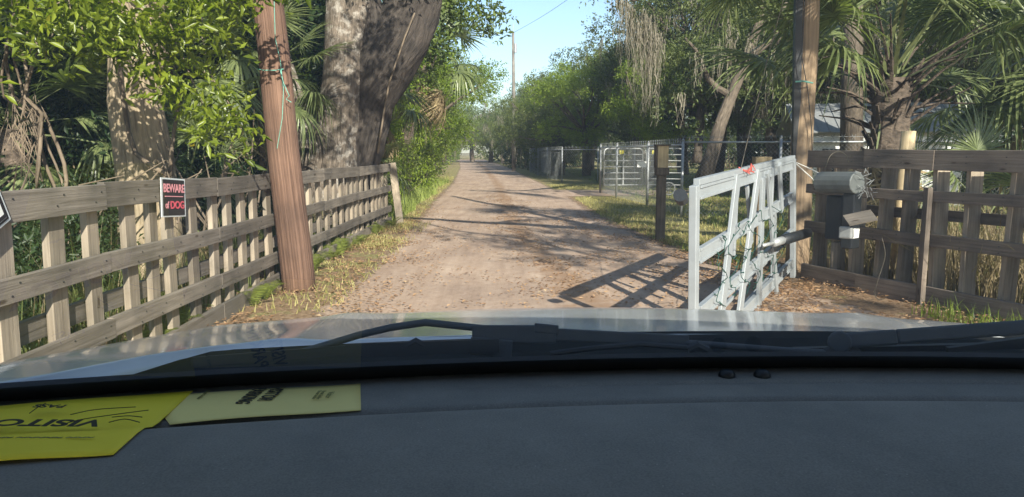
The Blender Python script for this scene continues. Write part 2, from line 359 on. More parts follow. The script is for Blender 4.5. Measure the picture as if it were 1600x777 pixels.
# ================================================================== GROUND
def ground_material():
    m, n, b = newmat('ground_soil_and_grass')
    tc = N(n, 'ShaderNodeTexCoord')
    def noise(sc, det=6, rough=0.6):
        z = N(n, 'ShaderNodeTexNoise'); z.inputs['Scale'].default_value = sc; z.inputs['Detail'].default_value = det; z.inputs['Roughness'].default_value = rough
        n.links.new(tc.outputs['Object'], z.inputs['Vector']); return z
    a = noise(0.35); c = noise(18, 8, 0.7); d = noise(2.2)
    rg = ramp(n, [(0.32, (0.10, 0.095, 0.035)), (0.5, (0.27, 0.24, 0.10)), (0.68, (0.42, 0.36, 0.19))]); n.links.new(c.outputs['Fac'], rg.inputs[0])
    rs = ramp(n, [(0.32, (0.12, 0.075, 0.045)), (0.5, (0.28, 0.185, 0.11)), (0.68, (0.42, 0.31, 0.20))]); n.links.new(c.outputs['Fac'], rs.inputs[0])
    at_ = N(n, 'ShaderNodeAttribute', attribute_name='grassy')
    ad = N(n, 'ShaderNodeMath', operation='ADD'); n.links.new(at_.outputs['Fac'], ad.inputs[0])
    s = N(n, 'ShaderNodeMapRange'); s.inputs[1].default_value = 0.3; s.inputs[2].default_value = 0.7; s.inputs[3].default_value = -0.55; s.inputs[4].default_value = 0.55
    n.links.new(d.outputs['Fac'], s.inputs[0]); n.links.new(s.outputs[0], ad.inputs[1])
    rr = ramp(n, [(0.4, (0, 0, 0)), (0.62, (1, 1, 1))]); n.links.new(ad.outputs[0], rr.inputs[0])
    mx = N(n, 'ShaderNodeMix', data_type='RGBA'); n.links.new(rr.outputs[0], mx.inputs[0])
    n.links.new(rs.outputs[0], mx.inputs[6]); n.links.new(rg.outputs[0], mx.inputs[7]); n.links.new(mx.outputs[2], b.inputs['Base Color'])
    b.inputs['Roughness'].default_value = 0.95; b.inputs['Specular IOR Level'].default_value = 0.1
    bp = N(n, 'ShaderNodeBump'); bp.inputs['Strength'].default_value = 0.8; bp.inputs['Distance'].default_value = 0.05
    n.links.new(c.outputs['Fac'], bp.inputs['Height']); n.links.new(bp.outputs[0], b.inputs['Normal'])
    return m
# road edges read off the photograph as ground points
RL = [(-2.3, 0), (-2.0, 4), (-1.85, 8), (-1.9, 12), (-2.15, 18), (-2.5, 25), (-3.0, 38), (-4.0, 55), (-5.2, 75), (-8.5, 120), (-12, 160)]
RR = [(4.2, 0), (3.9, 5), (3.1, 9), (2.45, 12.5), (2.05, 18), (1.95, 25), (1.55, 35), (0.9, 48), (0.0, 68), (-3.2, 120), (-6, 160)]
def interp(tab, y):
    ys = [p[1] for p in tab]; xs = [p[0] for p in tab]
    return np.interp(y, ys, xs)
ys = np.concatenate([np.arange(-12, 30, 0.5), np.arange(30, 80, 2), np.arange(80, 200, 10), np.array([300, 500, 900, 1500])])
xs = np.concatenate([np.array([-1200, -500, -200, -80, -40, -20, -12]), np.arange(-9, 9.01, 0.5), np.array([12, 20, 40, 80, 200, 500, 1200])])
b = MB(); b.grid([[(x, y, 0) for x in xs] for y in ys]); ground = b.build('ground', ground_material()); tag(ground, kind='structure')
ga = ground.data.attributes.new('grassy', 'FLOAT', 'POINT')
co = np.empty(len(ground.data.vertices) * 3); ground.data.vertices.foreach_get('co', co); co = co.reshape(-1, 3)
def grassy(x, y):
    l = interp(RL, y); r_ = interp(RR, y)
    g = np.where((x > r_ + 0.3) & (y > 10.5), 0.85, 0.2)
    g = np.where((x < l) & (y > 14), 0.75, g)
    g = np.where((x < l) & (y > 8) & (y <= 14), 0.45, g)
    g = np.where((x < -5.5), 0.25, g); g = np.where(y > 30, np.maximum(g, 0.6), g)
    g = np.where((x > 5) & (y < 10), 0.15, g)
    return g
ga.data.foreach_set('value', grassy(co[:, 0], co[:, 1]).astype(np.float32))

def road_material(name, base=1.0):
    m, n, b = newmat(name)
    tc = N(n, 'ShaderNodeTexCoord')
    def noise(sc, det=6, rough=0.6, vec=None):
        z = N(n, 'ShaderNodeTexNoise'); z.inputs['Scale'].default_value = sc; z.inputs['Detail'].default_value = det; z.inputs['Roughness'].default_value = rough
        n.links.new(vec or tc.outputs['Object'], z.inputs['Vector']); return z
    big = noise(0.7); fine = noise(9, 10, 0.75)
    mp = N(n, 'ShaderNodeMapping'); mp.inputs['Scale'].default_value = (5, 0.35, 1); n.links.new(tc.outputs['Object'], mp.inputs[0])
    streak = noise(1.0, 7, 0.65, mp.outputs[0])
    c1 = ramp(n, [(0.3, (0.27 * base, 0.188 * base, 0.132 * base)), (0.5, (0.42 * base, 0.315 * base, 0.235 * base)), (0.72, (0.54 * base, 0.43 * base, 0.335 * base))])
    av = N(n, 'ShaderNodeMath', operation='MULTIPLY_ADD'); av.inputs[1].default_value = 0.45; n.links.new(fine.outputs['Fac'], av.inputs[0])
    h2 = N(n, 'ShaderNodeMath', operation='MULTIPLY'); h2.inputs[1].default_value = 0.55; n.links.new(streak.outputs['Fac'], h2.inputs[0]); n.links.new(h2.outputs[0], av.inputs[2])
    n.links.new(av.outputs[0], c1.inputs[0])
    c2 = ramp(n, [(0.35, (0.82, 0.80, 0.80)), (0.65, (1.1, 1.08, 1.06))]); n.links.new(big.outputs['Fac'], c2.inputs[0])
    mx = N(n, 'ShaderNodeMix', data_type='RGBA', blend_type='MULTIPLY'); mx.inputs[0].default_value = 1
    n.links.new(c1.outputs[0], mx.inputs[6]); n.links.new(c2.outputs[0], mx.inputs[7])
    at_ = N(n, 'ShaderNodeAttribute', attribute_name='middle')
    md = noise(3.5, 8, 0.7)
    ad = N(n, 'ShaderNodeMath', operation='ADD'); n.links.new(at_.outputs['Fac'], ad.inputs[0]); n.links.new(md.outputs['Fac'], ad.inputs[1])
    r3 = ramp(n, [(0.82, (0, 0, 0)), (1.15, (0.8, 0.8, 0.8))]); n.links.new(ad.outputs[0], r3.inputs[0])
    m3 = N(n, 'ShaderNodeMix', data_type='RGBA'); n.links.new(r3.outputs[0], m3.inputs[0])
    n.links.new(mx.outputs[2], m3.inputs[6]); m3.inputs[7].default_value = (0.30 * base, 0.19 * base, 0.115 * base, 1)
    n.links.new(m3.outputs[2], b.inputs['Base Color'])
    b.inputs['Roughness'].default_value = 0.95; b.inputs['Specular IOR Level'].default_value = 0.1
    bp = N(n, 'ShaderNodeBump'); bp.inputs['Strength'].default_value = 0.6; bp.inputs['Distance'].default_value = 0.03
    n.links.new(av.outputs[0], bp.inputs['Height']); n.links.new(bp.outputs[0], b.inputs['Normal'])
    # ragged edge where the dirt gives way to the verge
    ed = N(n, 'ShaderNodeAttribute', attribute_name='edge'); en = noise(4.0, 8, 0.75)
    e1 = N(n, 'ShaderNodeMath', operation='SUBTRACT'); n.links.new(ed.outputs['Fac'], e1.inputs[0]); n.links.new(en.outputs['Fac'], e1.inputs[1])
    mr = N(n, 'ShaderNodeMapRange'); mr.inputs[1].default_value = -0.06; mr.inputs[2].default_value = 0.06; n.links.new(e1.outputs[0], mr.inputs[0])
    tp = N(n, 'ShaderNodeBsdfTransparent'); ms = N(n, 'ShaderNodeMixShader'); n.links.new(mr.outputs[0], ms.inputs[0])
    n.links.new(tp.outputs[0], ms.inputs[1]); n.links.new(b.outputs[0], ms.inputs[2]); n.links.new(ms.outputs[0], n.nodes['Material Output'].inputs[0])
    return m
def ribbon(name, ys_, lf, rf, z, mat, ext=0.5, cols=28, rut=True):
    rows = []; E = []; Mi = []
    for y in ys_:
        l = lf(y) - ext; r_ = rf(y) + ext; row = []
        for j in range(cols + 1):
            t = j / cols; x = l + (r_ - l) * t; wd = (r_ - l - 2 * ext); u = (x - l - ext) / max(wd, .1)
            zz = z
            if rut: zz += (0.030 * math.exp(-((u - .5) / .13) ** 2) + 0.016 * math.exp(-((u - .0) / .12) ** 2) + 0.016 * math.exp(-((u - 1.) / .12) ** 2) + .006 * math.sin(y * 2.1 + 3 * math.sin(x * 2)) ** 2) * max(0, min(1, u * 8, (1 - u) * 8))
            row.append((x, y, zz)); E.append(min(1, min(x - l, r_ - x) / (2 * ext))); Mi.append(0.52 * math.exp(-((u - .50) / .085) ** 2) + 0.30 * math.exp(-(min(u, 1 - u) / .12) ** 2))
        rows.append(row)
    b = MB(); b.grid(rows); o = b.build(name, mat); tag(o, kind='structure')
    for nm, A in (('edge', E), ('middle', Mi)):
        a = o.data.attributes.new(nm, 'FLOAT', 'POINT'); a.data.foreach_set('value', np.array(A, np.float32))
    return o
ribbon('dirt_road', np.concatenate([np.arange(-10, 40, 0.6), np.arange(40, 160, 3)]), lambda y: float(interp(RL, y)), lambda y: float(interp(RR, y)), 0.004, road_material('dirt_road_sand'))
# the side drive that turns off to the metal tube gate
b = MB(); rows = []; E = []
for i in range(31):
    x = 1.0 + i * 0.35; yc = 28.2 + 0.10 * (x - 1.5); hw = 2.4 - 0.7 * min(1, i / 12); row = []
    for j in range(13):
        t = j / 12; row.append((x, yc - (hw + .5) + 2 * (hw + .5) * t, 0.0085)); E.append(min(1, min(t, 1 - t) * 2 * (hw + .5) / 1.0, i / 3))
    rows.append(row)
b.grid(rows); sd = b.build('side_drive', road_material('side_drive_sand', 1.05)); tag(sd, kind='structure')
a = sd.data.attributes.new('edge', 'FLOAT', 'POINT'); a.data.foreach_set('value', np.array(E, np.float32))
a = sd.data.attributes.new('middle', 'FLOAT', 'POINT'); a.data.foreach_set('value', np.zeros(len(E), np.float32))

# leaf litter: flat lying leaves, denser along the road edges and the middle strip
def litter():
    r = np.random.default_rng(3); P = []
    def add(n, fx):
        P.append(fx(n))
    def strip(n, y0, y1, c, sd, k=1.6):
        y = y0 + (y1 - y0) * r.uniform(0, 1, n) ** k; x = c(y) + r.normal(size=n) * sd; return np.stack([x, y], 1)
    mid = lambda y: (interp(RL, y) + interp(RR, y)) / 2 + 0.12 * np.sin(y * 0.7)
    P.append(strip(4200, 6, 26, mid, 0.28)); P.append(strip(3600, 6, 26, mid, 0.95))
    P.append(strip(4200, 6, 22, lambda y: interp(RL, y) - 0.25, 0.42)); P.append(strip(5200, 6, 20, lambda y: interp(RR, y) + 0.1, 0.55)); P.append(strip(4200, 6, 17, lambda y: interp(RR, y) - 0.8, 0.5)); P.append(strip(1800, 6, 15, lambda y: interp(RL, y) + 0.4, 0.35))
    P.append(np.stack([r.uniform(2.4, 6.2, 9000), 6 + 6 * r.uniform(0, 1, 9000) ** 1.2], 1))
    P.append(np.stack([r.uniform(-2.6, -1.6, 1100), r.uniform(6, 13, 1100)], 1))
    P.append(np.stack([r.uniform(-2.8, -2.0, 1500), r.uniform(11, 18, 1500)], 1))
    P.append(np.stack([r.uniform(-6.5, -2.8, 4500), r.uniform(3, 14, 4500)], 1))
    P = np.concatenate(P); f = np.sin(P[:, 0] * 4.3 + 2 * np.sin(P[:, 1] * 1.9)) + np.sin(P[:, 1] * 3.1 + 1.7 * np.sin(P[:, 0] * 2.3)) + r.normal(size=len(P)) * .7; P = P[f > -.35]; n = len(P)
    P3 = np.concatenate([P, r.uniform(0.02, 0.05, n)[:, None]], 1)
    a = r.uniform(0, 6.28, n); D = np.stack([np.cos(a), np.sin(a), r.uniform(-0.15, 0.35, n)], 1)
    V = leafquads(P3, D, 0.050, 0.42, r, fold=0.1, up=3.0)
    me = quads_mesh('leaf_litter', V, M['litter'], r.uniform(0, 1, n))
    return link('leaf_litter', me)
tag(litter(), 'scattered dry brown oak leaves lying over the road edges and its middle', 'leaf litter', kind='stuff')

def blades(P, h, wd, r, lean=0.35, seg=1):
    n = len(P); a = r.uniform(0, 6.28, n); L = (h * r.uniform(0.5, 1.3, n))[:, None]
    W = np.stack([np.cos(a), np.sin(a), np.zeros(n)], 1) * wd / 2
    D = np.stack([r.normal(size=n) * lean, r.normal(size=n) * lean, np.ones(n)], 1); D /= np.linalg.norm(D, axis=1, keepdims=True)
    T = P + D * L
    M_ = P + D * L * 0.5 + W * 0.4
    return np.stack([P - W, P + W, T + W * 0.1, T - W * 0.1], 1)
def grass_patch():
    r = np.random.default_rng(5); P = []
    def area(n, x0, x1, y0, y1, k=1.0):
        P.append(np.stack([r.uniform(x0, x1, n), y0 + (y1 - y0) * r.uniform(0, 1, n) ** k], 1))
    n = 26000; y = 11.3 + 24 * r.uniform(0, 1, n) ** 1.4; x = interp(RR, y) + 0.15 + r.uniform(0, 1, n) ** 1.2 * 5.0; P.append(np.stack([x, y], 1))
    n = 11000; y = 12 + 35 * r.uniform(0, 1, n) ** 1.5; x = interp(RL, y) - 0.1 - r.uniform(0, 1, n) * 1.4; P.append(np.stack([x, y], 1))
    n = 1500; y = r.uniform(7, 16, n); x = -1.75 - r.uniform(0, 1, n) * 0.9; P.append(np.stack([x, y], 1))
    P = np.concatenate(P)
    keep = ~((np.abs(P[:, 1] - 28.2) < 2.7) & (P[:, 0] > 0)); P = P[keep]
    # clumpy
    f = np.sin(P[:, 0] * 3.1 + 1.3 * np.sin(P[:, 1] * 1.7)) + np.sin(P[:, 1] * 2.3 + P[:, 0]) + r.normal(size=len(P)) * 0.8
    P = P[f > -0.6]; n = len(P); P3 = np.concatenate([P, np.zeros((n, 1))], 1)
    V = blades(P3, 0.085, 0.016, r, 0.5)
    return link('verge_grass', quads_mesh('verge_grass', V, M['grass'], r.uniform(0, 1, n)))
tag(grass_patch(), 'short dry yellow green grass growing on both road verges', 'grass', kind='stuff')
def far_grass():
    r = np.random.default_rng(6); n = 22000
    y = 15 + 55 * r.uniform(0, 1, n) ** 1.3; x = 4.2 + r.uniform(0, 1, n) * 22 * (y / 60 + .3)
    P3 = np.stack([x, y, np.zeros(n)], 1)
    return link('paddock_grass', quads_mesh('paddock_grass', blades(P3, 0.14, 0.03, r, 0.5), M['grass'], r.uniform(0, 1, n)))
tag(far_grass(), 'rough grass of the paddock behind the chain link fence', 'grass', kind='stuff').color = (0.62, 0.8, 0.6, 1)

# ================================================================== THE CAR AROUND THE CAMERA
car = empty('car', (0.25, 0.2, 0), 0, 'silver car seen from its front seat, with dark dashboard and black wipers', 'car')
def W2C(p): return Vector(p) - Vector((0.25, 0.2, 0))
def cbuild(mb, name, mat, parent=None, **k):
    mb.v = [W2C(v) for v in mb.v]; return mb.build(name, mat, parent or car, **k)
XC = 0.25; X0, X1 = -0.80, 1.30
def Yw(x): return 1.14 - 0.1124 * (x - 0.50) ** 2
ZW = 1.212
def sm(a, b_, x): t = max(0, min(1, (x - a) / (b_ - a))); return t * t * (3 - 2 * t)
# windshield: base curve up to the roof edge, bowed
b = MB(); rows = []
for i in range(15):
    t = i / 14; row = []
    for j in range(25):
        s_ = j / 24; xb = X0 + (X1 - X0) * s_; xt = XC + (xb - XC) * 0.80
        x = xb + (xt - xb) * t; y = Yw(xb) + (0.40 - 0.10 * ((xb - XC) / 0.97) ** 2 - Yw(xb)) * t; z = ZW - 0.012 + (1.86 - 0.03 * ((xb - XC) / 0.97) ** 2 - ZW) * t
        bow = 0.035 * math.sin(math.pi * t); row.append((x, y + bow, z + bow))
    rows.append(row)
b.grid(rows); ws = cbuild(b, 'windshield', M['windshield'], smooth=True)
# dashboard: far shelf, a crease, then the big pad towards the camera
def dz(x, y):
    k = (x - 0.5)
    z = ZW
    yc = 0.985 - 0.115 * k * k                            # the crease
    d = yc - y
    z -= 0.010 * math.exp(-(d / 0.008) ** 2)
    z += 0.012 * sm(0.0, 0.05, d) - 0.02 * sm(0.1, 0.5, d)
    y2 = 1.065 - 0.115 * k * k
    z -= 0.004 * math.exp(-((y - y2) / 0.006) ** 2) * sm(-0.2, 0.4, x)
    z -= 0.35 * max(0, 0.46 - y) ** 1.2
    return z
b = MB(); rows = []
yy = [1.0] + []
for i in range(150):
    t = i / 149; row = []
    for j in range(61):
        x = X0 + (X1 - X0) * j / 60; yf = Yw(x) + 0.005; y = yf + (0.30 - yf) * t
        row.append((x, y, dz(x, y)))
    rows.append(row)
rows.append([(p[0], p[1] - 0.02, p[2] - 0.35) for p in rows[-1]])
b.grid([r_[::-1] for r_ in rows]); dash = cbuild(b, 'dashboard', M['dash'], smooth=True)
for px, py in ((1135, 603), (1190, 604)):
    b = MB()
    c = at(px, py, 1.09); c.z = dz(c.x, 1.09)
    pts = [c + Vector((0, 0, -0.004)), c + Vector((0, 0, 0.004)), c + Vector((0, 0, 0.009)), c + Vector((0, 0, 0.0105))]
    b.tube(pts, [0.013, 0.0125, 0.009, 0.003], 16)
    cbuild(b, 'light_sensor', M['blackplastic'], dash, smooth=True)
# black border of the glass and the cowl behind it
b = MB(); rows = []
for j in range(25):
    x = X0 + (X1 - X0) * j / 24; y = Yw(x)
    rows.append([(x, y - 0.006, ZW + 0.001), (x, y - 0.030, ZW + 0.026), (x, y - 0.026, ZW + 0.032), (x, y + 0.02, ZW - 0.01), (x, y + 0.02, ZW - 0.05)])
b.grid(rows); cbuild(b, 'windshield_seal', M['rubber'])
def hood_rear(x):
    e = min(x - (X0 + .02), (X1 - .02) - x)
    return Yw(x) + 0.03 + 0.31 * sm(0.02, 0.24, e)
HX0, HX1 = -0.88, 1.38
def hood_z(x, y):
    k = (x - XC) / 1.13
    zc = 1.222 - 0.10 * sm(0.9, 2.6, y) * 1.25 - 0.0
    zc = np.interp(y, [0.9, 1.25, 1.6, 2.0, 2.3, 2.55, 2.75, 2.9], [1.235, 1.205, 1.168, 1.122, 1.062, 0.975, 0.86, 0.70])
    z = zc - (0.004 + 0.062 * max(0, y - 1.2)) * abs(k) ** 2.2 - 0.25 * max(0, abs(k) - 0.95)
    z += 0.008 * math.exp(-((abs(k) - 0.62) / 0.05) ** 2)
    return float(z)
b = MB(); rows = []
for i in range(41):
    t = i / 40; row = []
    for j in range(65):
        x = HX0 + (HX1 - HX0) * j / 64; yr = hood_rear(x); y = yr + (2.9 - 0.25 * ((x - XC) / .97) ** 2 - yr) * t
        row.append((x, y, hood_z(x, y)))
    rows.append(row)
rows.insert(0, [(p[0], p[1], p[2] - 0.04) for p in rows[0]])
b.grid(rows); hood = cbuild(b, 'hood', M['paint'], smooth=True)
b = MB(); rows = []
for j in range(41):
    x = X0 - 0.0 + (X1 - X0) * j / 40; y0 = Yw(x) + 0.018; y1 = hood_rear(x) + 0.02
    row = []
    for i in range(9):
        t = i / 8; row.append((x, y0 + (y1 - y0) * t, ZW - 0.03 - 0.02 * math.sin(math.pi * t) + 0.004 * (i % 2)))
    rows.append(row)
b.grid(rows); cbuild(b, 'cowl', M['cowl'])
# wipers
def P(px, py, Y): return at(px, py, Y)
wa = MB(); wa.bar(P(1312, 533, 1.20), P(1400, 527, 1.20), 0.026, 0.016, (0, 0.3, 1)); wa.bar(P(1400, 526, 1.20), P(1760, 500, 1.17), 0.024, 0.014, (0, 0.3, 1))
wa.tube([P(1312, 535, 1.215), P(1312, 535, 1.19)], 0.019, 14)
wiper_r = cbuild(wa, 'wiper_arm', M['wiperarm'], bevel=0.004)
wb = MB(); wb.bar(P(1240, 548, 1.22), P(1800, 535, 1.19), 0.010, 0.012); wb.bar(P(1480, 547, 1.19), P(1780, 508, 1.19), 0.009, 0.010); wb.tube([P(1290, 551, 1.2), P(1310, 540, 1.2), P(1340, 552, 1.2)], 0.008, 8)
cbuild(wb, 'wiper_blade', M['rubber'], wiper_r)
wa = MB(); wa.tube([P(470, 551, 1.22), P(560, 524, 1.22), P(610, 512, 1.22), P(665, 504, 1.22), P(740, 512, 1.22), P(800, 518, 1.22)], 0.0065, 10)
wa.bar(P(738, 522, 1.22), P(868, 522, 1.22), 0.030, 0.018, (0, .2, 1)); wa.bar(P(835, 512, 1.22), P(872, 516, 1.22), 0.016, 0.016, (0, .2, 1))
wa.bar(P(860, 522, 1.22), P(1075, 533, 1.22), 0.020, 0.014, (0, .2, 1)); wa.tube([P(1060, 535, 1.22), P(1150, 542, 1.2), P(1230, 548, 1.2), P(1300, 552, 1.2)], 0.006, 8)
wa.bar(P(735, 540, 1.21), P(800, 546, 1.21), 0.030, 0.02, (0, .2, 1))
wl = cbuild(wa, 'wiper_arm', M['wiperarm'], bevel=0.003)
wb = MB(); wb.bar(P(300, 566, 1.2), P(570, 545, 1.2), 0.016, 0.012, (0, .2, 1)); wb.bar(P(540, 548, 1.2), P(780, 540, 1.2), 0.022, 0.012, (0, .2, 1)); wb.tube([P(636, 541, 1.2), P(650, 533, 1.2), P(664, 541, 1.2)], 0.006, 8)
wb.tube([P(860, 553, 1.19), P(920, 545, 1.19), P(1000, 538, 1.19), P(1100, 546, 1.19)], 0.005, 8)
wb.tube([P(1075, 547, 1.19), P(1090, 540, 1.19), P(1105, 548, 1.19)], 0.008, 8)
cbuild(wb, 'wiper_blade', M['rubber'], wl)
# body round the cabin (so the roof shades the dashboard)
b = MB(); rows = []
for i in range(13):
    y = 0.42 - 3.3 * i / 12; row = []
    for j in range(13):
        k = (j / 12 * 2 - 1); row.append((XC + 1.0 * k, y - 0.10 * k * k, 1.885 - 0.04 * k * k - 0.03 * (i / 12)))
    rows.append(row)
b.grid(rows); cbuild(b, 'roof', M['paint'], smooth=True, solid=0.04)
for s_ in (-1, 1):
    x_ = XC + s_ * 1.06
    b = MB(); b.bar((x_, 0.97, 1.17), (XC + s_ * 0.97, 0.34, 1.84), 0.07, 0.06); b.bar((x_, -0.5, 1.1), (XC + s_ * .98, -0.5, 1.86), 0.08, 0.06, (0, 1, 0)); b.bar((x_, -2.6, 1.1), (XC + s_ * .98, -2.3, 1.86), 0.3, 0.06, (0, 1, 0))
    b.bar((x_, -3.0, 0.75), (x_, 1.0, 0.75), 0.85, 0.08); cbuild(b, 'side_body', M['paint'])
    b = MB(); b.grid([[(x_, 0.9, 1.17), (XC + s_ * .98, 0.3, 1.84)], [(x_, -2.6, 1.17), (XC + s_ * .98, -2.4, 1.84)]]); cbuild(b, 'side_window', M['sideglass'])
    b = MB(); b.bar((XC + s_ * 1.09, 0.95, 0.56), (XC + s_ * 1.09, 2.45, 0.56), 0.72, 0.06); cbuild(b, 'fender', M['paint'])
    for yw in (1.85, -1.9):
        b = MB(); b.tube([(x_ - .1 * s_, yw, .34), (x_ + .09 * s_, yw, .34)], 0.34, 28); wv = cbuild(b, 'wheel', M['rubber'])
        b = MB(); b.tube([(x_ + .085 * s_, yw, .34), (x_ + .10 * s_, yw, .34)], 0.21, 20); cbuild(b, 'rim', M['galv'], wv)
b = MB(); b.bar((XC, -3.0, 0.8), (XC, -3.04, 0.8), 1.95, 0.9, (1, 0, 0)); b.bar((X0, 2.66, 0.55), (X1, 2.66, 0.55), 0.42, 0.1); b.bar((XC, -3.0, 0.32), (XC, 2.6, 0.32), 1.8, 0.06, (1, 0, 0)); cbuild(b, 'bumper', M['paint'])
for s_ in (-1, 1):
    b = MB(); b.box((XC + s_ * .42, -0.75, 0.75), 0.5, 0.5, 0.16); b.bar((XC + s_ * .42, -0.98, 0.8), (XC + s_ * .42, -1.15, 1.45), 0.48, 0.14, (1, 0, 0)); cbuild(b, 'seat', M['blackplastic'], bevel=0.03)

# passes on the dashboard
def paper(name, corners, zoff, mat, label):
    """corners: pixels of the photograph's outline, laid down on the dashboard"""
    pts = []
    for px, py in corners:
        q = G(px, py, ZW + 0.006); pts.append(q)
    a_, b_, c_, d_ = pts; mb = MB(); rows = []
    for i in range(13):
        row = []
        for j in range(19):
            s_, t = j / 18, i / 12; p = (a_ * (1 - s_) + b_ * s_) * (1 - t) + (d_ * (1 - s_) + c_ * s_) * t
            row.append((p.x, p.y, max(dz(p.x, p.y), ZW + 0.0012) + zoff + 0.0015 * math.sin(s_ * 5)))
        rows.append(row)
    mb.grid(rows); o = mb.build(name, mat, smooth=True, solid=-0.0004); tag(o, label, 'pass'); return o, pts
M['yellow'] = simple('yellow_card', (0.97, 0.74, 0.04), 0.6, 0, 0.3, 0.05, 8)
M['pale'] = simple('pale_yellow_card', (0.95, 0.75, 0.25), 0.6, 0, 0.3, 0.04, 8)
M['ink'] = simple('black_ink', (0.05, 0.045, 0.03), 0.7, 0, 0.2, 0.1, 8)
M['inkfaint'] = simple('faint_ink', (0.26, 0.24, 0.09), 0.7, 0, 0.2, 0.1, 8)
yel, yp = paper('visitor_pass', [(-60, 640), (302, 608), (178, 722), (-60, 741)], 0.004, M['yellow'], 'bright yellow visitor pass with handwriting lying on the dashboard')
pal, pp = paper('parking_pass', [(235, 617), (563, 594), (564, 635), (265, 659)], 0.001, M['pale'], 'pale yellow printed pass partly tucked under the bright yellow one')
def text(body, parent, px, py, size, ang, mat, z, bold=0.0, shear=0, sx=1.0, name='lettering'):
    cu = bpy.data.curves.new(name, 'FONT'); cu.body = body; cu.size = size; cu.offset = bold; cu.shear = shear
    cu.align_x = 'CENTER'; cu.align_y = 'CENTER'; cu.extrude = 0.0002
    to = bpy.data.objects.new('tmp', cu); COL.objects.link(to); bpy.context.view_layer.update()
    me = bpy.data.meshes.new_from_object(to.evaluated_get(bpy.context.evaluated_depsgraph_get())); bpy.data.objects.remove(to)
    me.name = name; me.materials.clear(); me.materials.append(mat)
    o = link(name, me, parent); q = G(px, py, ZW); o.location = (q.x, q.y, z); o.rotation_euler = (0, 0, ang); o.scale = (sx, 1, 1)
    return o
zt = ZW + 0.0175
text('VISITOR', yel, 60, 682, 0.030, math.pi - 0.02, M['ink'], zt, 0.0009, 0, 1.45)
text('PASS', yel, 80, 655, 0.015, math.pi - 0.05, M['ink'], zt, 0.0004, 0, 1.3)
text('Hampton Park Drive', yel, 65, 707, 0.011, math.pi, M['inkfaint'], zt, 0.0001, 0.3, 1.1) if False else text('~~~ ~~~~~ ~~~', yel, 65, 707, 0.016, math.pi, M['inkfaint'], zt, 0.0003, 0.3, 1.1)
b = MB()
for poly in ([(95, 664), (130, 655), (200, 645), (232, 641)], [(170, 660), (195, 655), (218, 660)], [(110, 648), (150, 640), (212, 636)], [(46, 646), (60, 636), (72, 630)], [(175, 652), (200, 650), (222, 652)]):
    b = MB(); pts = smooth([G(x_, y_, ZW + .0177) for x_, y_ in poly]); b.tube(pts, 0.0006, 5); b.build('pen_stroke', M['ink'], yel)
zp = ZW + 0.0045
text('VISITOR', pal, 424, 620, 0.026, -math.pi / 2 - 0.05, M['ink'], zp, 0.0006, 0, 0.62)
text('PARKING', pal, 392, 623, 0.026, -math.pi / 2 - 0.05, M['ink'], zp, 0.0006, 0, 0.62)
for i, px in enumerate((318, 495, 502, 515)):
    text('Permit holder' if i != 3 else 'Visitor', pal, px, 622, 0.008 if i != 3 else 0.012, -math.pi / 2, M['inkfaint'], zp, 0, 0, 0.8)

# ================================================================== TREES
def limb(mb, a, b_, r0, r1, n=7, wob=0.12, seg=8, bump=0.12, sag=0.0):
    a = Vector(a); b_ = Vector(b_); L = (b_ - a).length; pts = []; rr = []
    o1 = Vector((random.uniform(-1, 1), random.uniform(-1, 1), random.uniform(-.5, .5))) * wob * L
    o2 = Vector((random.uniform(-1, 1), random.uniform(-1, 1), random.uniform(-.5, .5))) * wob * L * .5
    for i in range(n):
        t = i / (n - 1); p = a.lerp(b_, t) + o1 * math.sin(math.pi * t) + o2 * math.sin(2 * math.pi * t); p.z += sag * math.sin(math.pi * t)
        pts.append(p); rr.append(r0 + (r1 - r0) * t ** 0.8)
    mb.tube(pts, rr, seg, bump); return pts
def moss_quads(P, L, r, wd=0.05, n_per=26, spread=0.12):
    """hanging bundles at points P with lengths L, each of many thin kinked strands"""
    V = []
    for p, l in zip(P, L):
        for _ in range(n_per):
            x = np.array(p) + np.array([r.normal() * spread, r.normal() * spread, r.uniform(-0.1, 0.1) * l]); ll = l * r.uniform(0.15, 1.0) ** 1.3; k = max(3, int(ll / 0.16)); w_ = wd * r.uniform(0.3, 1)
            a = r.uniform(0, 3.14)
            for i in range(k):
                t = i / k; nx = x + np.array([r.normal() * 0.034, r.normal() * 0.034, -ll / k * r.uniform(.7, 1.2)]); ww = w_ * (1 - t * 0.75); ww2 = w_ * (1 - (i + 1) / k * 0.75)
                W_ = np.array([math.cos(a), math.sin(a), 0]); a += r.normal() * 0.5
                V.append([x - W_ * ww / 2, x + W_ * ww / 2, nx + W_ * ww2 / 2, nx - W_ * ww2 / 2]); x = nx + (np.array(p)*[1,1,0] + np.array([0,0,nx[2]]) - nx) * 0.10
    return np.array(V)
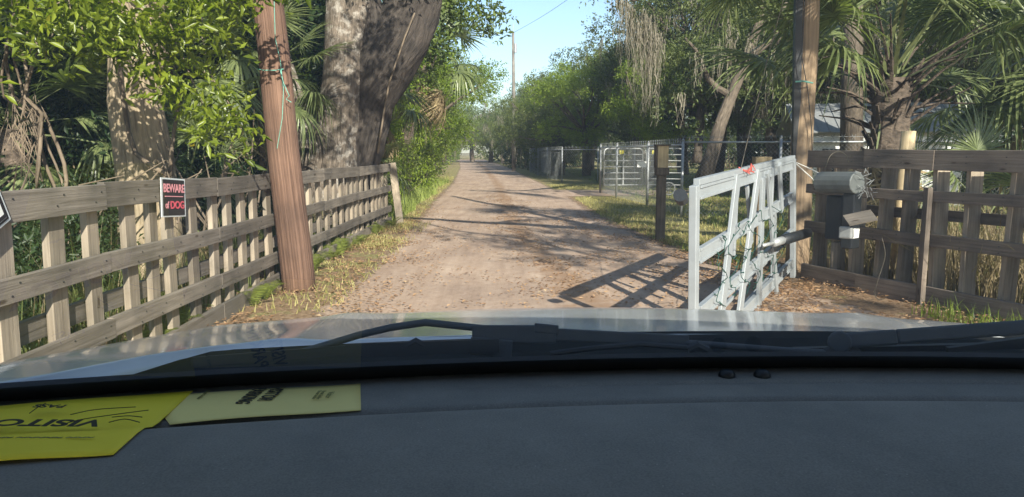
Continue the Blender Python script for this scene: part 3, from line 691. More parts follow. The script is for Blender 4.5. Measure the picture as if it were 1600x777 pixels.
def make_oak(seed, rad=4.0, zc=5.4, flat=0.62, n_cl=46, per=620, size=0.13, mat='leaf', moss=0, trunk_r=0.26, base_z=None):
    random.seed(seed); r = np.random.default_rng(seed)
    root = empty('oak_tree', (0, 0, 0))
    cl = []
    for i in range(n_cl):
        u = unit(1, r)[0]; q = r.uniform(0.35, 1.0) ** 0.6 * (1 + 0.28 * math.sin(3 * math.atan2(u[1], u[0]) + seed) * (1 - abs(u[2])) + 0.16 * math.sin(7 * u[2] + seed))
        c = np.array([u[0] * rad * q, u[1] * rad * q, zc + u[2] * rad * flat * q]); cl.append((*c, r.uniform(0.35, 1.25) * rad / 4))
    mb = MB(); fork = Vector((r.normal() * .2, r.normal() * .2, zc - rad * flat * 0.75))
    limb(mb, (0, 0, -0.1), fork, trunk_r * 1.25, trunk_r * 0.85, 8, 0.05, 12, 0.12)
    for i in r.choice(n_cl, 16, replace=False):
        c = Vector(cl[i][:3]); limb(mb, fork, c, trunk_r * 0.5, 0.03, 7, 0.12, 6, 0.1)
    mb.build('trunk', M['bark'], root, smooth=True)
    V, t = clump_leaves(cl, per, size, 0.5, seed)
    link('crown', quads_mesh('crown', V, M[mat], t), root)
    if moss:
        pick = [cl[i] for i in r.choice(n_cl, moss, replace=True)]
        Pm = [(c[0] + r.normal() * .3, c[1] + r.normal() * .3, c[2] - c[3] * 0.4) for c in pick]; Lm = r.uniform(0.7, 2.2, moss)
        V = moss_quads(Pm, Lm, r, 0.04, 14, 0.10); link('hanging_moss', quads_mesh('hanging_moss', V, M['moss'], r.uniform(0, 1, len(V))), root)
        root.children[0]
    return root
def make_shrub(seed, rad=1.1, h=1.6, per=1500, size=0.085, mat='leaf_bright', n_cl=14, name='shrub'):
    random.seed(seed); r = np.random.default_rng(seed); root = empty(name, (0, 0, 0)); cl = []
    for i in range(n_cl):
        a = r.uniform(0, 6.28); q = r.uniform(0, 1) ** 0.5 * rad * 0.8; z = r.uniform(0.12, 1) * h * (1 - 0.45 * q / rad)
        cl.append((math.cos(a) * q, math.sin(a) * q, z, r.uniform(0.3, 0.55) * rad))
    mb = MB()
    for c in cl: limb(mb, (c[0] * .15, c[1] * .15, -0.05), c[:3], 0.018, 0.006, 5, 0.1, 5, 0)
    mb.build('stem', M['twig'], root, smooth=True)
    V, t = clump_leaves(cl, per, size, 0.42, seed, twig=0.2, flat=0.9)
    link('foliage', quads_mesh('foliage', V, M[mat], t), root); return root
PROTO = {}
PROTO['oak_a'] = make_oak(11, mat='leaf', n_cl=74, per=640)
PROTO['oak_b'] = make_oak(12, mat='leaf', moss=95, n_cl=60, flat=0.78)
PROTO['oak_c'] = make_oak(13, mat='leaf_bright', n_cl=66, per=760, size=0.12, flat=0.8)
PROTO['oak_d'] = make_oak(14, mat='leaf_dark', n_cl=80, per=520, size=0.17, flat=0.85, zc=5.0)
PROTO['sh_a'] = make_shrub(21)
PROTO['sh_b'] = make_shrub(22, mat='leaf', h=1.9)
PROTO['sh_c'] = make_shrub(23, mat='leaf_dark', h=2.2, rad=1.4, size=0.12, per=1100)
USED = set()
def put(kind, loc, scale, rz, label, name, cat='tree', group=None, color=None, sz=1.0):
    src = PROTO[kind]
    if kind in USED: o = copy_tree(src)
    else: o = src; USED.add(kind)
    o.name = name; o.location = (loc[0], loc[1], loc[2] if len(loc) > 2 else 0); o.rotation_euler = (0, 0, rz); o.scale = (scale, scale, scale * sz)
    tag(o, label, cat, group)
    if color:
        for c in o.children:
            if c.name.startswith(('crown', 'foliage')): c.color = (*color, 1)
    return o

# --- the bay tree with the tan trunk behind the near fence
random.seed(31)
bay = empty('bay_tree', (-4.25, 8.6, 0), 0, 'tan barked tree behind the near fence with a sunlit trunk and bright green leaves', 'tree')
mb = MB(); base = Vector((0, 0, 0))
pts = [(-0.02, 0, -0.1), (0, 0, .3), (0.02, 0, .9), (0.0, 0, 1.5), (-0.06, 0, 2.1), (-0.02, 0.05, 2.8), (0.1, 0.1, 3.6), (0.2, .2, 4.6), (0.2, .2, 6)]
mb.tube(pts, [.42, .36, .33, .31, .29, .28, .26, .22, .15], 22, 0.05)
for e in ((1.2, -1.6, 4.4), (-1.2, -1.2, 4.2), (0.3, -2, 4.9), (1.6, -1.0, 3.6)): limb(mb, (0.1, 0.05, 3.3), e, 0.09, 0.02, 8, 0.1, 8)
mb.build('trunk', M['bark_tan'], bay, smooth=True)
def loc(o, p): return tuple(Vector(p) - Vector(o.location))
cl = []
for px, py, Y, r_ in [(20, 20, 6.6, .33), (75, 35, 6.4, .36), (130, 60, 6.5, .3), (40, 75, 6.7, .22), (110, 15, 6.3, .36), (175, 25, 6.6, .33), (190, 75, 7.0, .22), (230, 20, 6.6, .36), (285, 15, 6.7, .36),
                      (240, 60, 7.0, .28), (300, 50, 7.0, .3), (345, 30, 7.1, .3), (275, 110, 7.1, .28), (315, 130, 7.1, .26), (350, 160, 7.2, .26), (300, 165, 7.1, .24), (335, 200, 7.2, .24), (365, 190, 7.3, .2), (380, 210, 7.4, .16), (325, 215, 7.1, .2),
                      (255, 150, 7.0, .16), (345, 70, 7.4, .22), (70, 95, 6.9, .12), (15, -30, 6.5, .5), (150, -35, 6.5, .5), (300, -40, 6.8, .5), (390, 10, 7.2, .28), (205, 55, 6.8, .3), (240, 95, 6.9, .22), (215, 105, 6.9, .18), (175, 60, 6.7, .28), (262, 70, 6.9, .25), (425, -20, 7.3, .3), (-60, 40, 6.4, .5)]:
    cl.append((*loc(bay, at(px, py, Y)), r_))
mb = MB()
for c in cl[::2]: limb(mb, (0.1 + random.uniform(-.3, .3), -0.6, 3.4 + random.uniform(-.3, .6)), c[:3], 0.016, 0.005, 7, 0.1, 5)
mb.build('twigs', M['twig'], bay, smooth=True)
V, t = clump_leaves(cl, 1250, 0.118, 0.34, 41, twig=0.24, flat=0.9); link('leaves', quads_mesh('leaves', V, M['leaf_near'], t), bay)
# the crown that continues above the frame
cl = [(random.uniform(-5.2, 0.6), random.uniform(-6.6, 0.2), random.uniform(4.6, 7.2), random.uniform(.5, .95)) for _ in range(46)]
V, t = clump_leaves(cl, 420, 0.13, 0.4, 42); link('crown', quads_mesh('crown', V, M['leaf_near'], t), bay)
# vine up the trunk
vine = MB(); q = [at(265, 275, 8.05), at(240, 262, 8.1), at(212, 240, 8.15), at(200, 205, 8.2), at(195, 170, 8.2), at(188, 130, 8.2), at(184, 85, 8.25), at(178, 30, 8.3), at(175, -30, 8.3)]
vine.tube(q, [.028, .028, .026, .026, .026, .026, .024, .022, .02], 8, 0.1)
q = [at(266, 275, 8.0), at(268, 240, 8.0), at(272, 205, 8.0), at(278, 170, 7.9), at(285, 135, 7.7)]; vine.tube(q, [.026, .024, .02, .016, .01], 8, 0.1)
vo = vine.build('vine', M['twig'], smooth=True); tag(vo, 'woody vine curling up the tan tree trunk', 'vine')

# --- the great twin oak behind the far part of the fence
random.seed(33)
oak = empty('great_oak', (-3.55, 14.6, 0), 0, 'massive gnarled oak with a thick forked trunk behind the fence', 'tree')
mb = MB(); O = lambda px, py, Y: loc(oak, at(px, py, Y))
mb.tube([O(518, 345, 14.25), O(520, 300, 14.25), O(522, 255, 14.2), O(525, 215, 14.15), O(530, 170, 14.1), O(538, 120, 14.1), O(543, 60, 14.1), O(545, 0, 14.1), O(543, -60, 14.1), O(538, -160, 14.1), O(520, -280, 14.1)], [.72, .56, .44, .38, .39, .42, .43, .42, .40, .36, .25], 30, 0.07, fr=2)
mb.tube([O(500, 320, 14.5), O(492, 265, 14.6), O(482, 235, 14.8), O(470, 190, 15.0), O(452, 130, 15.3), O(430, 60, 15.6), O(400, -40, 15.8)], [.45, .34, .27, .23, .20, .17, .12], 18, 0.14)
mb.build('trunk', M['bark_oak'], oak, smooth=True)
mb = MB()
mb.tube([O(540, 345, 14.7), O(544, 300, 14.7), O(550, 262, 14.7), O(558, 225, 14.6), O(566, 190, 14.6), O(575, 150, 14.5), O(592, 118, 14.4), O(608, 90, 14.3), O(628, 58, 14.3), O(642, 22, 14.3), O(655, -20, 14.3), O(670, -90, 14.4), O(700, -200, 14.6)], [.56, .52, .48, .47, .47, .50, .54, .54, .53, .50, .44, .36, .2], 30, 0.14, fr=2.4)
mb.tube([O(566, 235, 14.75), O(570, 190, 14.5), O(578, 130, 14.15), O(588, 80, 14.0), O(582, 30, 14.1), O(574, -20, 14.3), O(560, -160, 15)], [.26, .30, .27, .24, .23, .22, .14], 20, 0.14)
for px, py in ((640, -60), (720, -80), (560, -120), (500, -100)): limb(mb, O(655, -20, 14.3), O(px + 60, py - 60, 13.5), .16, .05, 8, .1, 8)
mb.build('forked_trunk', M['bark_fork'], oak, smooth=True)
cl = []
for px, py, Y, r_ in [(700, 20, 14.8, .5), (735, 35, 15, .45), (765, 50, 15, .3), (690, 55, 15.2, .45), (720, 5, 14.8, .5), (760, 10, 15, .45), (660, 95, 16, .4), (675, 125, 16, .35), (782, 46, 15, .2), (775, 25, 15, .22), (640, -40, 14, .7), (700, -45, 14.5, .7), (760, -50, 14.8, .6), (580, -60, 13.6, .7), (500, -60, 14, .7), (455, 20, 14.5, .35), (690, 80, 15.5, .35)]:
    cl.append((*loc(oak, at(px, py, Y)), r_))
for _ in range(60):
    c_ = (random.uniform(-4.5, 5.0), random.uniform(-4.5, 4), random.uniform(5.4, 9), random.uniform(.7, 1.2))
    if not (-1.6 < c_[0] < 2.6 and c_[1] < -0.8) and c_[0] < 1.1: cl.append(c_)
V, t = clump_leaves(cl, 900, 0.12, 0.45, 43); link('crown', quads_mesh('crown', V, M['leaf'], t), oak).color = (1.0, 1.15, 0.9, 1)
mb = MB(); mb.tube([O(648, 20, 13.7), O(632, 60, 13.75), O(620, 95, 13.8), O(608, 130, 13.9), O(600, 175, 14), O(590, 240, 14)], [.015, .016, .018, .018, .02, .02], 6, 0.1)
mb.build('hanging_root', M['twig'], oak, smooth=True)

# --- left: dark wood behind the near fence
lab = ['deep green tree at the back of the dark wood, nearest the tan barked tree', 'dark leafy tree at the far edge of the picture behind the plank fence', 'dense shadowy tree directly behind the red brown pole', 'tall dark tree standing behind the great forked oak',
       'broad dark tree filling the wood behind the bay tree', 'dim green tree beyond the hanging vines', 'shaded tree in the second row behind the great oak', 'dark tree in the third row of the wood behind the bay tree', 'high shaded tree crown above the dark wood', 'dark tree at the rear of the wood beyond the pole']
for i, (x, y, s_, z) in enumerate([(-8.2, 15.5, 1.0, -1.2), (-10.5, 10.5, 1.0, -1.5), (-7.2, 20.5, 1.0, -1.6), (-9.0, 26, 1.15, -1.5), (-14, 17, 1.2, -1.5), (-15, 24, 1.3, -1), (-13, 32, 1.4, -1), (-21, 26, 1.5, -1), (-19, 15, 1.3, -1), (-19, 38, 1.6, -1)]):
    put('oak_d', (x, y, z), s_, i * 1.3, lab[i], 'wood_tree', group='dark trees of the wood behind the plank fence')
labs = ['dark undergrowth bush behind the fence end post', 'dark bush in the wood beside the tan trunk', 'shaded bush at the foot of the dark wood', 'dark bush under the hanging vines', 'dim shrub behind the beware of dog sign', 'shaded shrub behind the pole', 'dark shrub beside the great oak', 'dark bush behind the near fence slats', 'low dark bush at the picture edge behind the planks', 'dark shrub further back in the wood']
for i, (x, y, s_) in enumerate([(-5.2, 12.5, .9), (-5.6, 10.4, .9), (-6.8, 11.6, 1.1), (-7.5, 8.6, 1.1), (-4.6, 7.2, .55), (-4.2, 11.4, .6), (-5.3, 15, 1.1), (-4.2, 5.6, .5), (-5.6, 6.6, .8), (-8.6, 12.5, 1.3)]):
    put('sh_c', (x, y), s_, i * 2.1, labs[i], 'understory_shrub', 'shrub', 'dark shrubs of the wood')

# --- left: the sunlit green wall along the road
WL = [(-4.5, 18.3, .52, 'oak_c', -.6), (-4.9, 21.0, .62, 'oak_c', -.2), (-5.0, 25.0, .74, 'oak_c', -.4), (-4.7, 30.0, .78, 'oak_c', -.3), (-5.0, 36, .86, 'oak_c', -.3), (-5.8, 43, .88, 'oak_a', -.6), (-6.6, 53, .9, 'oak_c', -.8), (-7.6, 66, .9, 'oak_b', -.8), (-10.5, 82, .95, 'oak_a', -.8), (-8.8, 28, 1.3, 'oak_c', -.6), (-8.6, 92, 1.0, 'oak_b', -1), (-3.2, 112, 1.3, 'oak_b', -1.0), (-6.4, 122, 1.4, 'oak_a', -1.2), (0.6, 106, 1.2, 'oak_a', -1.4), (-10.5, 112, 1.2, 'oak_c', -1.6)]
wl_lab = ['bright green small tree just past the end of the plank fence', 'bright green tree behind the leaning palms', 'tall sunlit tree overhanging the road verge', 'mid green tree in the roadside row beyond the palm', 'sunlit broad tree halfway down the road', 'darker oak further down the road', 'yellow green tree near the far bend', 'mossy grey tree beside the far end of the road', 'farthest roadside tree before the bend', 'tall bright tree rising behind the roadside palms', 'grey mossy tree where the road bends away', 'mossy hazy tree closing the view at the road end', 'hazy oak behind the mossy tree at the road end', 'dark hazy oak on the outer side of the bend', 'pale green hazy tree on the inner side of the bend']
for i, (x, y, s_, k, z) in enumerate(WL):
    put(k, (x, y, z * s_), s_, 0.7 + i * 1.1, wl_lab[i], 'roadside_tree', group='trees lining the road opposite the tube gate', color=(1.15, 1.2, 1.0) if k == 'oak_c' else (1.2, 1.3, 1.0))
sh = [(-3.3, 16.8, .55, 'sh_a'), (-3.5, 18.4, .8, 'sh_a'), (-3.6, 20.4, .95, 'sh_a'), (-3.8, 22.3, .95, 'sh_b'), (-3.9, 24.4, 1.15, 'sh_a'), (-4.1, 27, 1.2, 'sh_a'), (-4.3, 30, 1.3, 'sh_b'), (-4.6, 33.5, 1.4, 'sh_a'), (-4.9, 37.5, 1.5, 'sh_a'), (-5.3, 42, 1.5, 'sh_b'), (-5.8, 47, 1.7, 'sh_a'), (-6.4, 53, 1.8, 'sh_a'), (-7.2, 60, 1.9, 'sh_b')]
sl_ = ['first', 'second', 'third', 'fourth', 'fifth', 'sixth', 'seventh', 'eighth', 'ninth', 'tenth', 'eleventh', 'twelfth', 'thirteenth']
for i, (x, y, s_, k) in enumerate(sh):
    put(k, (x, y), s_, i * 1.7, f'leafy green verge bush, {sl_[i]} past the end of the plank fence', 'verge_bush', 'bush', 'bushes along the road verge', (1.25, 1.25, 1.0), sz=1.25)

# --- right: mossy oaks behind the chain link fence
WR = [(4.6, 46, .85, 'oak_c', 0.2), (7.4, 45, 1.05, 'oak_a', 0), (6.4, 33.5, .66, 'oak_c', 0.35), (10.0, 36, 1.0, 'oak_b', 0), (9.6, 27, .82, 'oak_b', .3), (13.5, 30, 1.05, 'oak_b', 0), (17.0, 20.5, .85, 'oak_a', .5), (17, 26, 1.1, 'oak_b', 0), (2.9, 58, .85, 'oak_a', -.3), (2.3, 70, .95, 'oak_a', -.6), (0.9, 84, .9, 'oak_b', -.8), (6.5, 62, 1.2, 'oak_b', 0), (12, 52, 1.3, 'oak_a', 0), (18, 44, 1.4, 'oak_b', 0), (25, 36, 1.4, 'oak_a', 0), (15.5, 17.5, 1.0, 'oak_a', .3), (22, 22, 1.3, 'oak_b', 0), (-1.2, 104, .9, 'oak_a', -1), (8.6, 38, 1.0, 'oak_b', 1.5), (12.5, 40, 1.4, 'oak_b', 0), (7.2, 29, .62, 'oak_a', 1.2), (11.2, 25.5, .8, 'oak_b', 1.8), (16.5, 35, 1.3, 'oak_a', -.5), (3.4, 51, .8, 'oak_a', -1), (9.2, 54, 1.2, 'oak_b', -1), (2.4, 62, .8, 'oak_b', -1), (1.6, 76, .8, 'oak_a', -1.2), (0.2, 94, .9, 'oak_a', -1.4), (14.5, 27, .9, 'oak_b', 1.5), (19, 32, 1.2, 'oak_b', 0), (8.3, 34, .9, 'oak_b', 3.2), (12, 31, 1.0, 'oak_a', 3.6)]
wr_lab = ['bright green oak leaning over the fence row beside the utility pole', 'round grey green oak behind the bright one', 'smaller bright oak beside the tube gate', 'mossy oak behind the tube gate', 'wide mossy oak hanging over the chain link corner', 'mossy grey oak deeper in the paddock', 'dark oak behind the wooden gate post', 'mossy oak behind the tan pole', 'oak at the far end of the chain link fence', 'dark oak past the chain link fence on the road edge', 'mossy oak closing the road end', 'tall mossy oak standing behind the utility pole',
          'broad oak at the back of the paddock', 'mossy oak near the white shed', 'oak behind the white shed', 'leafy oak behind the fan palm', 'mossy oak behind the plank fence and palm', 'last oak on the road bend', 'mossy oak rising behind the tube gates', 'very tall mossy oak in the middle of the paddock', 'small dark oak just inside the chain link corner', 'mossy oak with low boughs behind the leaning trunk', 'tall leafy oak far behind the leaning trunk', 'low dark oak at the far chain link bend', 'mossy oak far back behind the bright oak', 'mossy oak on the road edge past the fence', 'dark oak shading the far road', 'dim oak beside the last stretch of road', 'mossy oak between the leaning trunk and the tan pole', 'mossy oak behind the shed roof', 'high crowned mossy oak above the tube gate', 'high leafy oak above the chain link corner']
for i, (x, y, s_, k, z) in enumerate(WR):
    put(k, (x, y, z), s_, 2.0 + i * 1.37, wr_lab[i], 'paddock_oak', group='oaks on the chain link fence side of the road', color=(1.15, 1.15, 1.1) if k != 'oak_b' else (0.95, 0.95, 1.05))
# distant backdrop of trees
for i in range(16):
    a = -0.95 + i * 0.125; d = 125 + 18 * math.sin(i * 2.3)
    if -0.12 < a < 0.02: d = 170
    put('oak_b' if i % 2 else 'oak_a', (math.sin(a) * d, math.cos(a) * d, -1.5), 1.7 + 0.3 * math.sin(i * 1.7), i, ('distant hazy grey mossy tree in the wood line, ' if i % 2 else 'distant hazy green oak in the wood line, ') + ['far behind the dark wood', 'beyond the bay tree', 'beyond the red brown pole', 'behind the great oak', 'past the roadside palms', 'behind the green wall of bushes', 'where the road bends', 'straight beyond the road end', 'behind the utility pole', 'beyond the far chain link run', 'behind the tube gates', 'behind the hanging moss', 'behind the leaning trunk', 'beyond the tan pole', 'beyond the shed', 'beyond the fan palm'][i], 'distant_tree', group='distant tree line', color=(1.1, 1.15, 1.2))
rw = np.random.default_rng(66); cl = []
for i in range(260):
    a = -0.9 + 1.9 * rw.uniform(); d = rw.uniform(112, 128)
    if d * math.sin(a) < -3 and d * math.sin(a) > -12: d += 35
    cl.append((math.sin(a) * d, math.cos(a) * d, rw.uniform(0.3, 5.5), rw.uniform(1.8, 3.0)))
V, t = clump_leaves(cl, 42, 0.55, 0.6, 67, twig=0.9); fw = link('far_wood', quads_mesh('far_wood', V, M['leaf'], t)); tag(fw, 'far off low wood closing the view beyond the paddock and the road', 'wood', kind='stuff')
# lower bushes along the chain link and trees' feet
for i, (x, y, s_, k) in enumerate([(2.9, 50, 1.3, 'sh_b'), (3.2, 56, 1.4, 'sh_b'), (2.2, 62, 1.5, 'sh_c'), (1.4, 70, 1.6, 'sh_c'), (6.2, 38.5, .8, 'sh_b'), (11, 30, 1.2, 'sh_c'), (14, 26, 1.3, 'sh_c'), (16, 35, 1.6, 'sh_b'), (8.2, 20.5, .6, 'sh_b'), (12, 17, 1.1, 'sh_c')]):
    put(k, (x, y), s_, i * 1.9, ['round bush against the far chain link', 'second round bush against the far chain link', 'dark bush where the fence meets the road bend', 'farthest dark bush beside the road', 'small bush inside the chain link by a metal post', 'dark bush under the paddock oaks', 'dark bush between two mossy oaks', 'bush far back in the paddock', 'small bush behind the grey gate', 'dark bush near the fan palm and pole'][i], 'paddock_bush', 'bush', 'bushes on the paddock side', (0.9, 0.95, 0.95))
for i in range(9):
    put('sh_b' if i % 2 else 'sh_c', (7 + i * 4.2, 78 - i * 3.5 + 3 * math.sin(i * 2)), 2.6 + .5 * math.sin(i * 1.9), i * 1.3, 'big rounded thicket at the back of the paddock, ' + ['behind the far chain link', 'between far fence and tube gates', 'behind the tube gates', 'behind the box post', 'behind the moss curtain', 'behind the leaning trunk', 'beyond the grey gate', 'behind the shed', 'beyond the fan palm'][i], 'paddock_thicket', 'bush', 'thickets at the back of the paddock', (0.9, 0.95, 0.95))
# unseen trees added behind and beside the car to cast shade
put('oak_b', (13.8, 4.2, 0.8), 0.8, 2.2, 'unseen mossy oak added for shade beyond the plank fence on the palm side', 'shade_oak')

random.seed(57)
bo = empty('shade_bough', (10.4, 2.2, 0), 0, 'unseen high oak bough added over the road to cast shade', 'tree')
mb = MB(); mb.tube([loc(bo, p) for p in ((10.4, 2.2, -.1), (10.3, 2.4, 3), (9.0, 2.6, 6.2), (5.0, 2.2, 7.6), (1.6, 4.6, 7.6), (-0.6, 6.0, 7.3))], [.34, .28, .22, .15, .09, .04], 12, .1); mb.tube([loc(bo, p) for p in ((9.0, 2.6, 6.2), (8.4, -1.0, 6.9), (6.5, -2.8, 7.1), (4.6, .6, 7.15), (3.4, 2.2, 7.0), (2.0, 4.8, 7.1))], [.12, .09, .06, .05, .045, .03], 8, .1); mb.build('trunk', M['bark'], bo, smooth=True)  # thin second limb added to throw a line of shade on the road
cl = []  # leaf clumps placed up-sun so their shade falls on oak, wood, road
for x, y, z, r_ in [(-.3, 6.0, 6.2, .7), (-.7, 6.5, 6.9, .7), (.1, 5.6, 7.0, .6), (-2.6, 4.6, 6.6, .8), (-3.4, 5.4, 6.9, .9), (-3.0, 3.4, 7.2, .9), (-4.2, 4.2, 7.0, 1), (-4.6, 5.8, 7.4, 1), (-.6, 8.6, 5.6, .55), (-.5, 8.3, 6.4, .6), (-.2, 7.8, 7.2, .65), (5.2, -1.6, 6.9, .8), (5.9, -1.9, 7.3, .8), (6.7, -1.2, 7.5, .85), (7.3, -.6, 7.6, .8), (5.6, .2, 7.6, .8), (6.9, 1.3, 7.0, .8), (6.4, 1.6, 7.6, .7), (4.6, .2, 6.9, .55), (2.2, 2.9, 6.9, .6), (1.7, 3.6, 7.4, .6), (5.4, 1.0, 6.8, .75), (6.0, -.4, 7.1, .75), (6.5, .3, 6.6, .6), (5.0, -.6, 7.4, .7), (7.2, .5, 7.2, .75), (7.9, -.5, 6.9, .7), (6.3, .7, 7.5, .75), (7.5, -4.4, 6.5, .35), (8.1, -4.9, 6.9, .4), (8.6, -4.0, 7.2, .35), (7.9, -3.6, 7.0, .3), (8.3, -5.6, 7.3, .4), (7.2, -5.3, 7.1, .3), (3.4, 1.3, 7.0, .5), (4.3, .7, 7.2, .5), (2.6, 2.0, 7.3, .4)]:
    cl.append((*loc(bo, (x, y, z)), r_))
V, t = clump_leaves(cl, 560, 0.13, 0.45, 58); link('crown', quads_mesh('crown', V, M['leaf'], t), bo)
put('oak_a', (5.8, -11.5, 0.6), 0.9, 1.9, 'oak far behind the car, out of the picture, shading the cabin', 'shade_oak')
# long strands of moss in front of the paddock oaks
random.seed(51)
mossy = empty('mossy_branch', (3.2, 19.5, 0), 0, 'overhanging oak limb draped with long pale Spanish moss', 'tree limb')
mb = MB(); q = [(9.2, 21, 8.8), (7, 20.5, 7.2), (5.2, 20, 6.2), (4.0, 19.6, 5.7), (3.1, 19.5, 5.4), (2.5, 19.3, 5.6)]
mb.tube([tuple(Vector(p) - Vector((3.2, 19.5, 0))) for p in q], [.22, .17, .12, .08, .05, .02], 10, 0.1)
mb.tube([tuple(Vector(p) - Vector((3.2, 19.5, 0))) for p in [(9.8, 21.3, -0.1), (9.5, 21.2, 4), (9.2, 21, 8.8), (8.6, 21, 10)]], [.36, .30, .24, .12], 12, 0.12)
mb.build('limb', M['bark'], mossy, smooth=True)
r = np.random.default_rng(52); Pm = []; Lm = []
for px, py, ye in [(968, -25, 110), (975, -10, 95), (982, 5, 150), (990, 25, 165), (998, 40, 200), (1004, 35, 140), (1012, 30, 190), (1020, 35, 150), (1026, 45, 205), (1008, 60, 205), (1030, 60, 160), (985, 10, 120), (1000, 50, 120), (1018, 60, 185), (1016, 80, 215), (960, -40, 40), (940, -40, 15), (1005, 20, 110)]:
    p = at(px, py, 19.5); e = at(px, ye, 19.5); Pm.append(loc(mossy, p)); Lm.append(p.z - e.z)
V = moss_quads(Pm, Lm, r, 0.028, 26, 0.075); link('hanging_moss', quads_mesh('hanging_moss', V, M['moss'], r.uniform(0, 1, len(V))), mossy)
cl = [(*loc(mossy, at(px, py, Y)), r_) for px, py, Y, r_ in [(960, 20, 20, .4), (1000, 0, 20, .45), (1040, 40, 20.2, .4), (1060, 10, 20, .5), (1100, 20, 20.5, .5), (1010, -30, 20, .5), (1045, 90, 20.5, .3), (1140, 40, 20.5, .5), (1080, 60, 21, .4), (920, -10, 20, .3)]]
V, t = clump_leaves(cl, 520, 0.11, 0.45, 53); link('leaves', quads_mesh('leaves', V, M['leaf'], t), mossy)
# ---- leaning grey trunk in the paddock
random.seed(55)
lt = empty('leaning_oak', (9.2, 26, 0), 0, 'leaning oak trunk seen through the chain link mesh', 'tree')
mb = MB(); mb.tube([loc(lt, p) for p in (at(1098, 285, 22), at(1112, 240, 22), at(1125, 195, 22.2), at(1142, 150, 22.4), at(1165, 95, 22.6), at(1185, 40, 22.8), at(1195, -30, 23))], [.26, .21, .19, .17, .15, .13, .10], 16, 0.12)
limb(mb, loc(lt, at(1142, 150, 22.4)), loc(lt, at(1070, 60, 22)), .12, .04); limb(mb, loc(lt, at(1165, 95, 22.4)), loc(lt, at(1230, 0, 22)), .12, .04)
mb.build('trunk', M['bark'], lt, smooth=True)
cl = [(*loc(lt, at(px, py, 22.5)), r_) for px, py, r_ in [(1100, 90, .7), (1150, 60, .8), (1200, 80, .7), (1190, 20, .9), (1080, 130, .5), (1210, 140, .5), (1120, 20, .8), (1060, 60, .5), (1040, 170, .5), (1090, 190, .45), (1190, 190, .45)]]
V, t = clump_leaves(cl, 430, 0.12, 0.45, 56); link('crown', quads_mesh('crown', V, M['leaf'], t), lt).color = (.95, 1, 1.05, 1)
for (px, py), L in zip(((1090, 90), (1120, 70), (1140, 20), (1175, 60), (1205, 110), (1065, 150), (1142, 60), (1141, 50)), (1.2, 1.5, 1.2, 1.6, 1.3, 1.1, 1.6, 1.2)):
    V = moss_quads([loc(lt, at(px, py, 21.5))], [L], r, 0.035, 20, 0.09); link('moss_bundle', quads_mesh('moss_bundle', V, M['moss'], r.uniform(0, 1, len(V))), lt)

# ================================================================== PALMS
def frond_mesh(seed, Lp=1.1, R_=0.85, n=44, droop=0.5, dead=False, wd=0.046):
    """fan leaf: stalk along +Y from the origin, blade at its end; +Z is the upper side"""
    r = np.random.default_rng(seed); V = []; MI = []
    k = 9; prev = None
    for i in range(k):
        t0, t1 = i / k, (i + 1) / k
        def pt(t): return np.array([0, Lp * t, -0.10 * Lp * t * t])
        a, b_ = pt(t0), pt(t1); w0 = 0.030 * (1 - 0.55 * t0); w1 = 0.030 * (1 - 0.55 * t1)
        X = np.array([1, 0, 0]); Z = np.array([0, 0, 1])
        V.append([a - X * w0, a + Z * w0 * .7, b_ + Z * w1 * .7, b_ - X * w1]); V.append([a + Z * w0 * .7, a + X * w0, b_ + X * w1, b_ + Z * w1 * .7]); MI += [1, 1]
        V.append([a - X * w0, a + X * w0, b_ + X * w1, b_ - X * w1]); MI += [1]
    hub = np.array([0, Lp, -0.10 * Lp])
    for i in range(n):
        u = (i + .5) / n * 2 - 1; a = u * R(125) + r.normal() * 0.02; L = R_ * (1 - 0.28 * abs(u) ** 2) * r.uniform(0.9, 1.07)
        h0 = hub + np.array([0, 0.16 * R_ * (1 - abs(u)), 0]); d = np.array([math.sin(a), math.cos(a), 0.10 * (1 - abs(u)) + (0.05 if i % 2 else -0.03)])
        if dead: d = d * 0.8 + np.array([0, 0, -0.5]) + r.normal(size=3) * 0.12
        sd_ = np.array([math.cos(a), -math.sin(a), 0.0]); seg = 6; p = h0; dr = droop * r.uniform(0.6, 1.5)
        for s_ in range(seg):
            t0, t1 = s_ / seg, (s_ + 1) / seg
            q = h0 + d * L * t1 + np.array([0, 0, -dr * L * t1 ** 2.6]) + sd_ * 0.0
            f = lambda t: wd * (0.35 + 1.3 * t if t < 0.5 else 1.0 - (t - .5) * 1.9) * (1 if t < 1 else .1)
            w0, w1 = max(.004, f(t0)), max(.003, f(t1))
            up_ = np.array([0, 0, 1]) * 0.35
            V.append([p, p + (sd_ + up_) * w0 * .5, q + (sd_ + up_) * w1 * .5, q]); V.append([p, p + (-sd_ + up_) * w0 * .5, q + (-sd_ + up_) * w1 * .5, q]); MI += [0, 0]
            p = q
    V = np.array(V); t = np.repeat(r.uniform(0, 1, len(V) // 2 + 1), 2)[:len(V)]
    for_l = np.clip(t * 0.9 + r.uniform(-.05, .05, len(V)), 0, 1)
    return quads_mesh('frond', V, [M['deadpalm'] if dead else M['palm'], M['petiole']], for_l, np.array(MI))
FR = [frond_mesh(61, 1.15, 0.95, droop=0.22), frond_mesh(62, 1.3, 1.0, droop=0.42), frond_mesh(63, 1.0, 0.9, droop=0.85)]
FD = [frond_mesh(64, 0.9, 0.75, 30, 0.8, True), frond_mesh(65, 0.8, 0.7, 26, 1.0, True)]
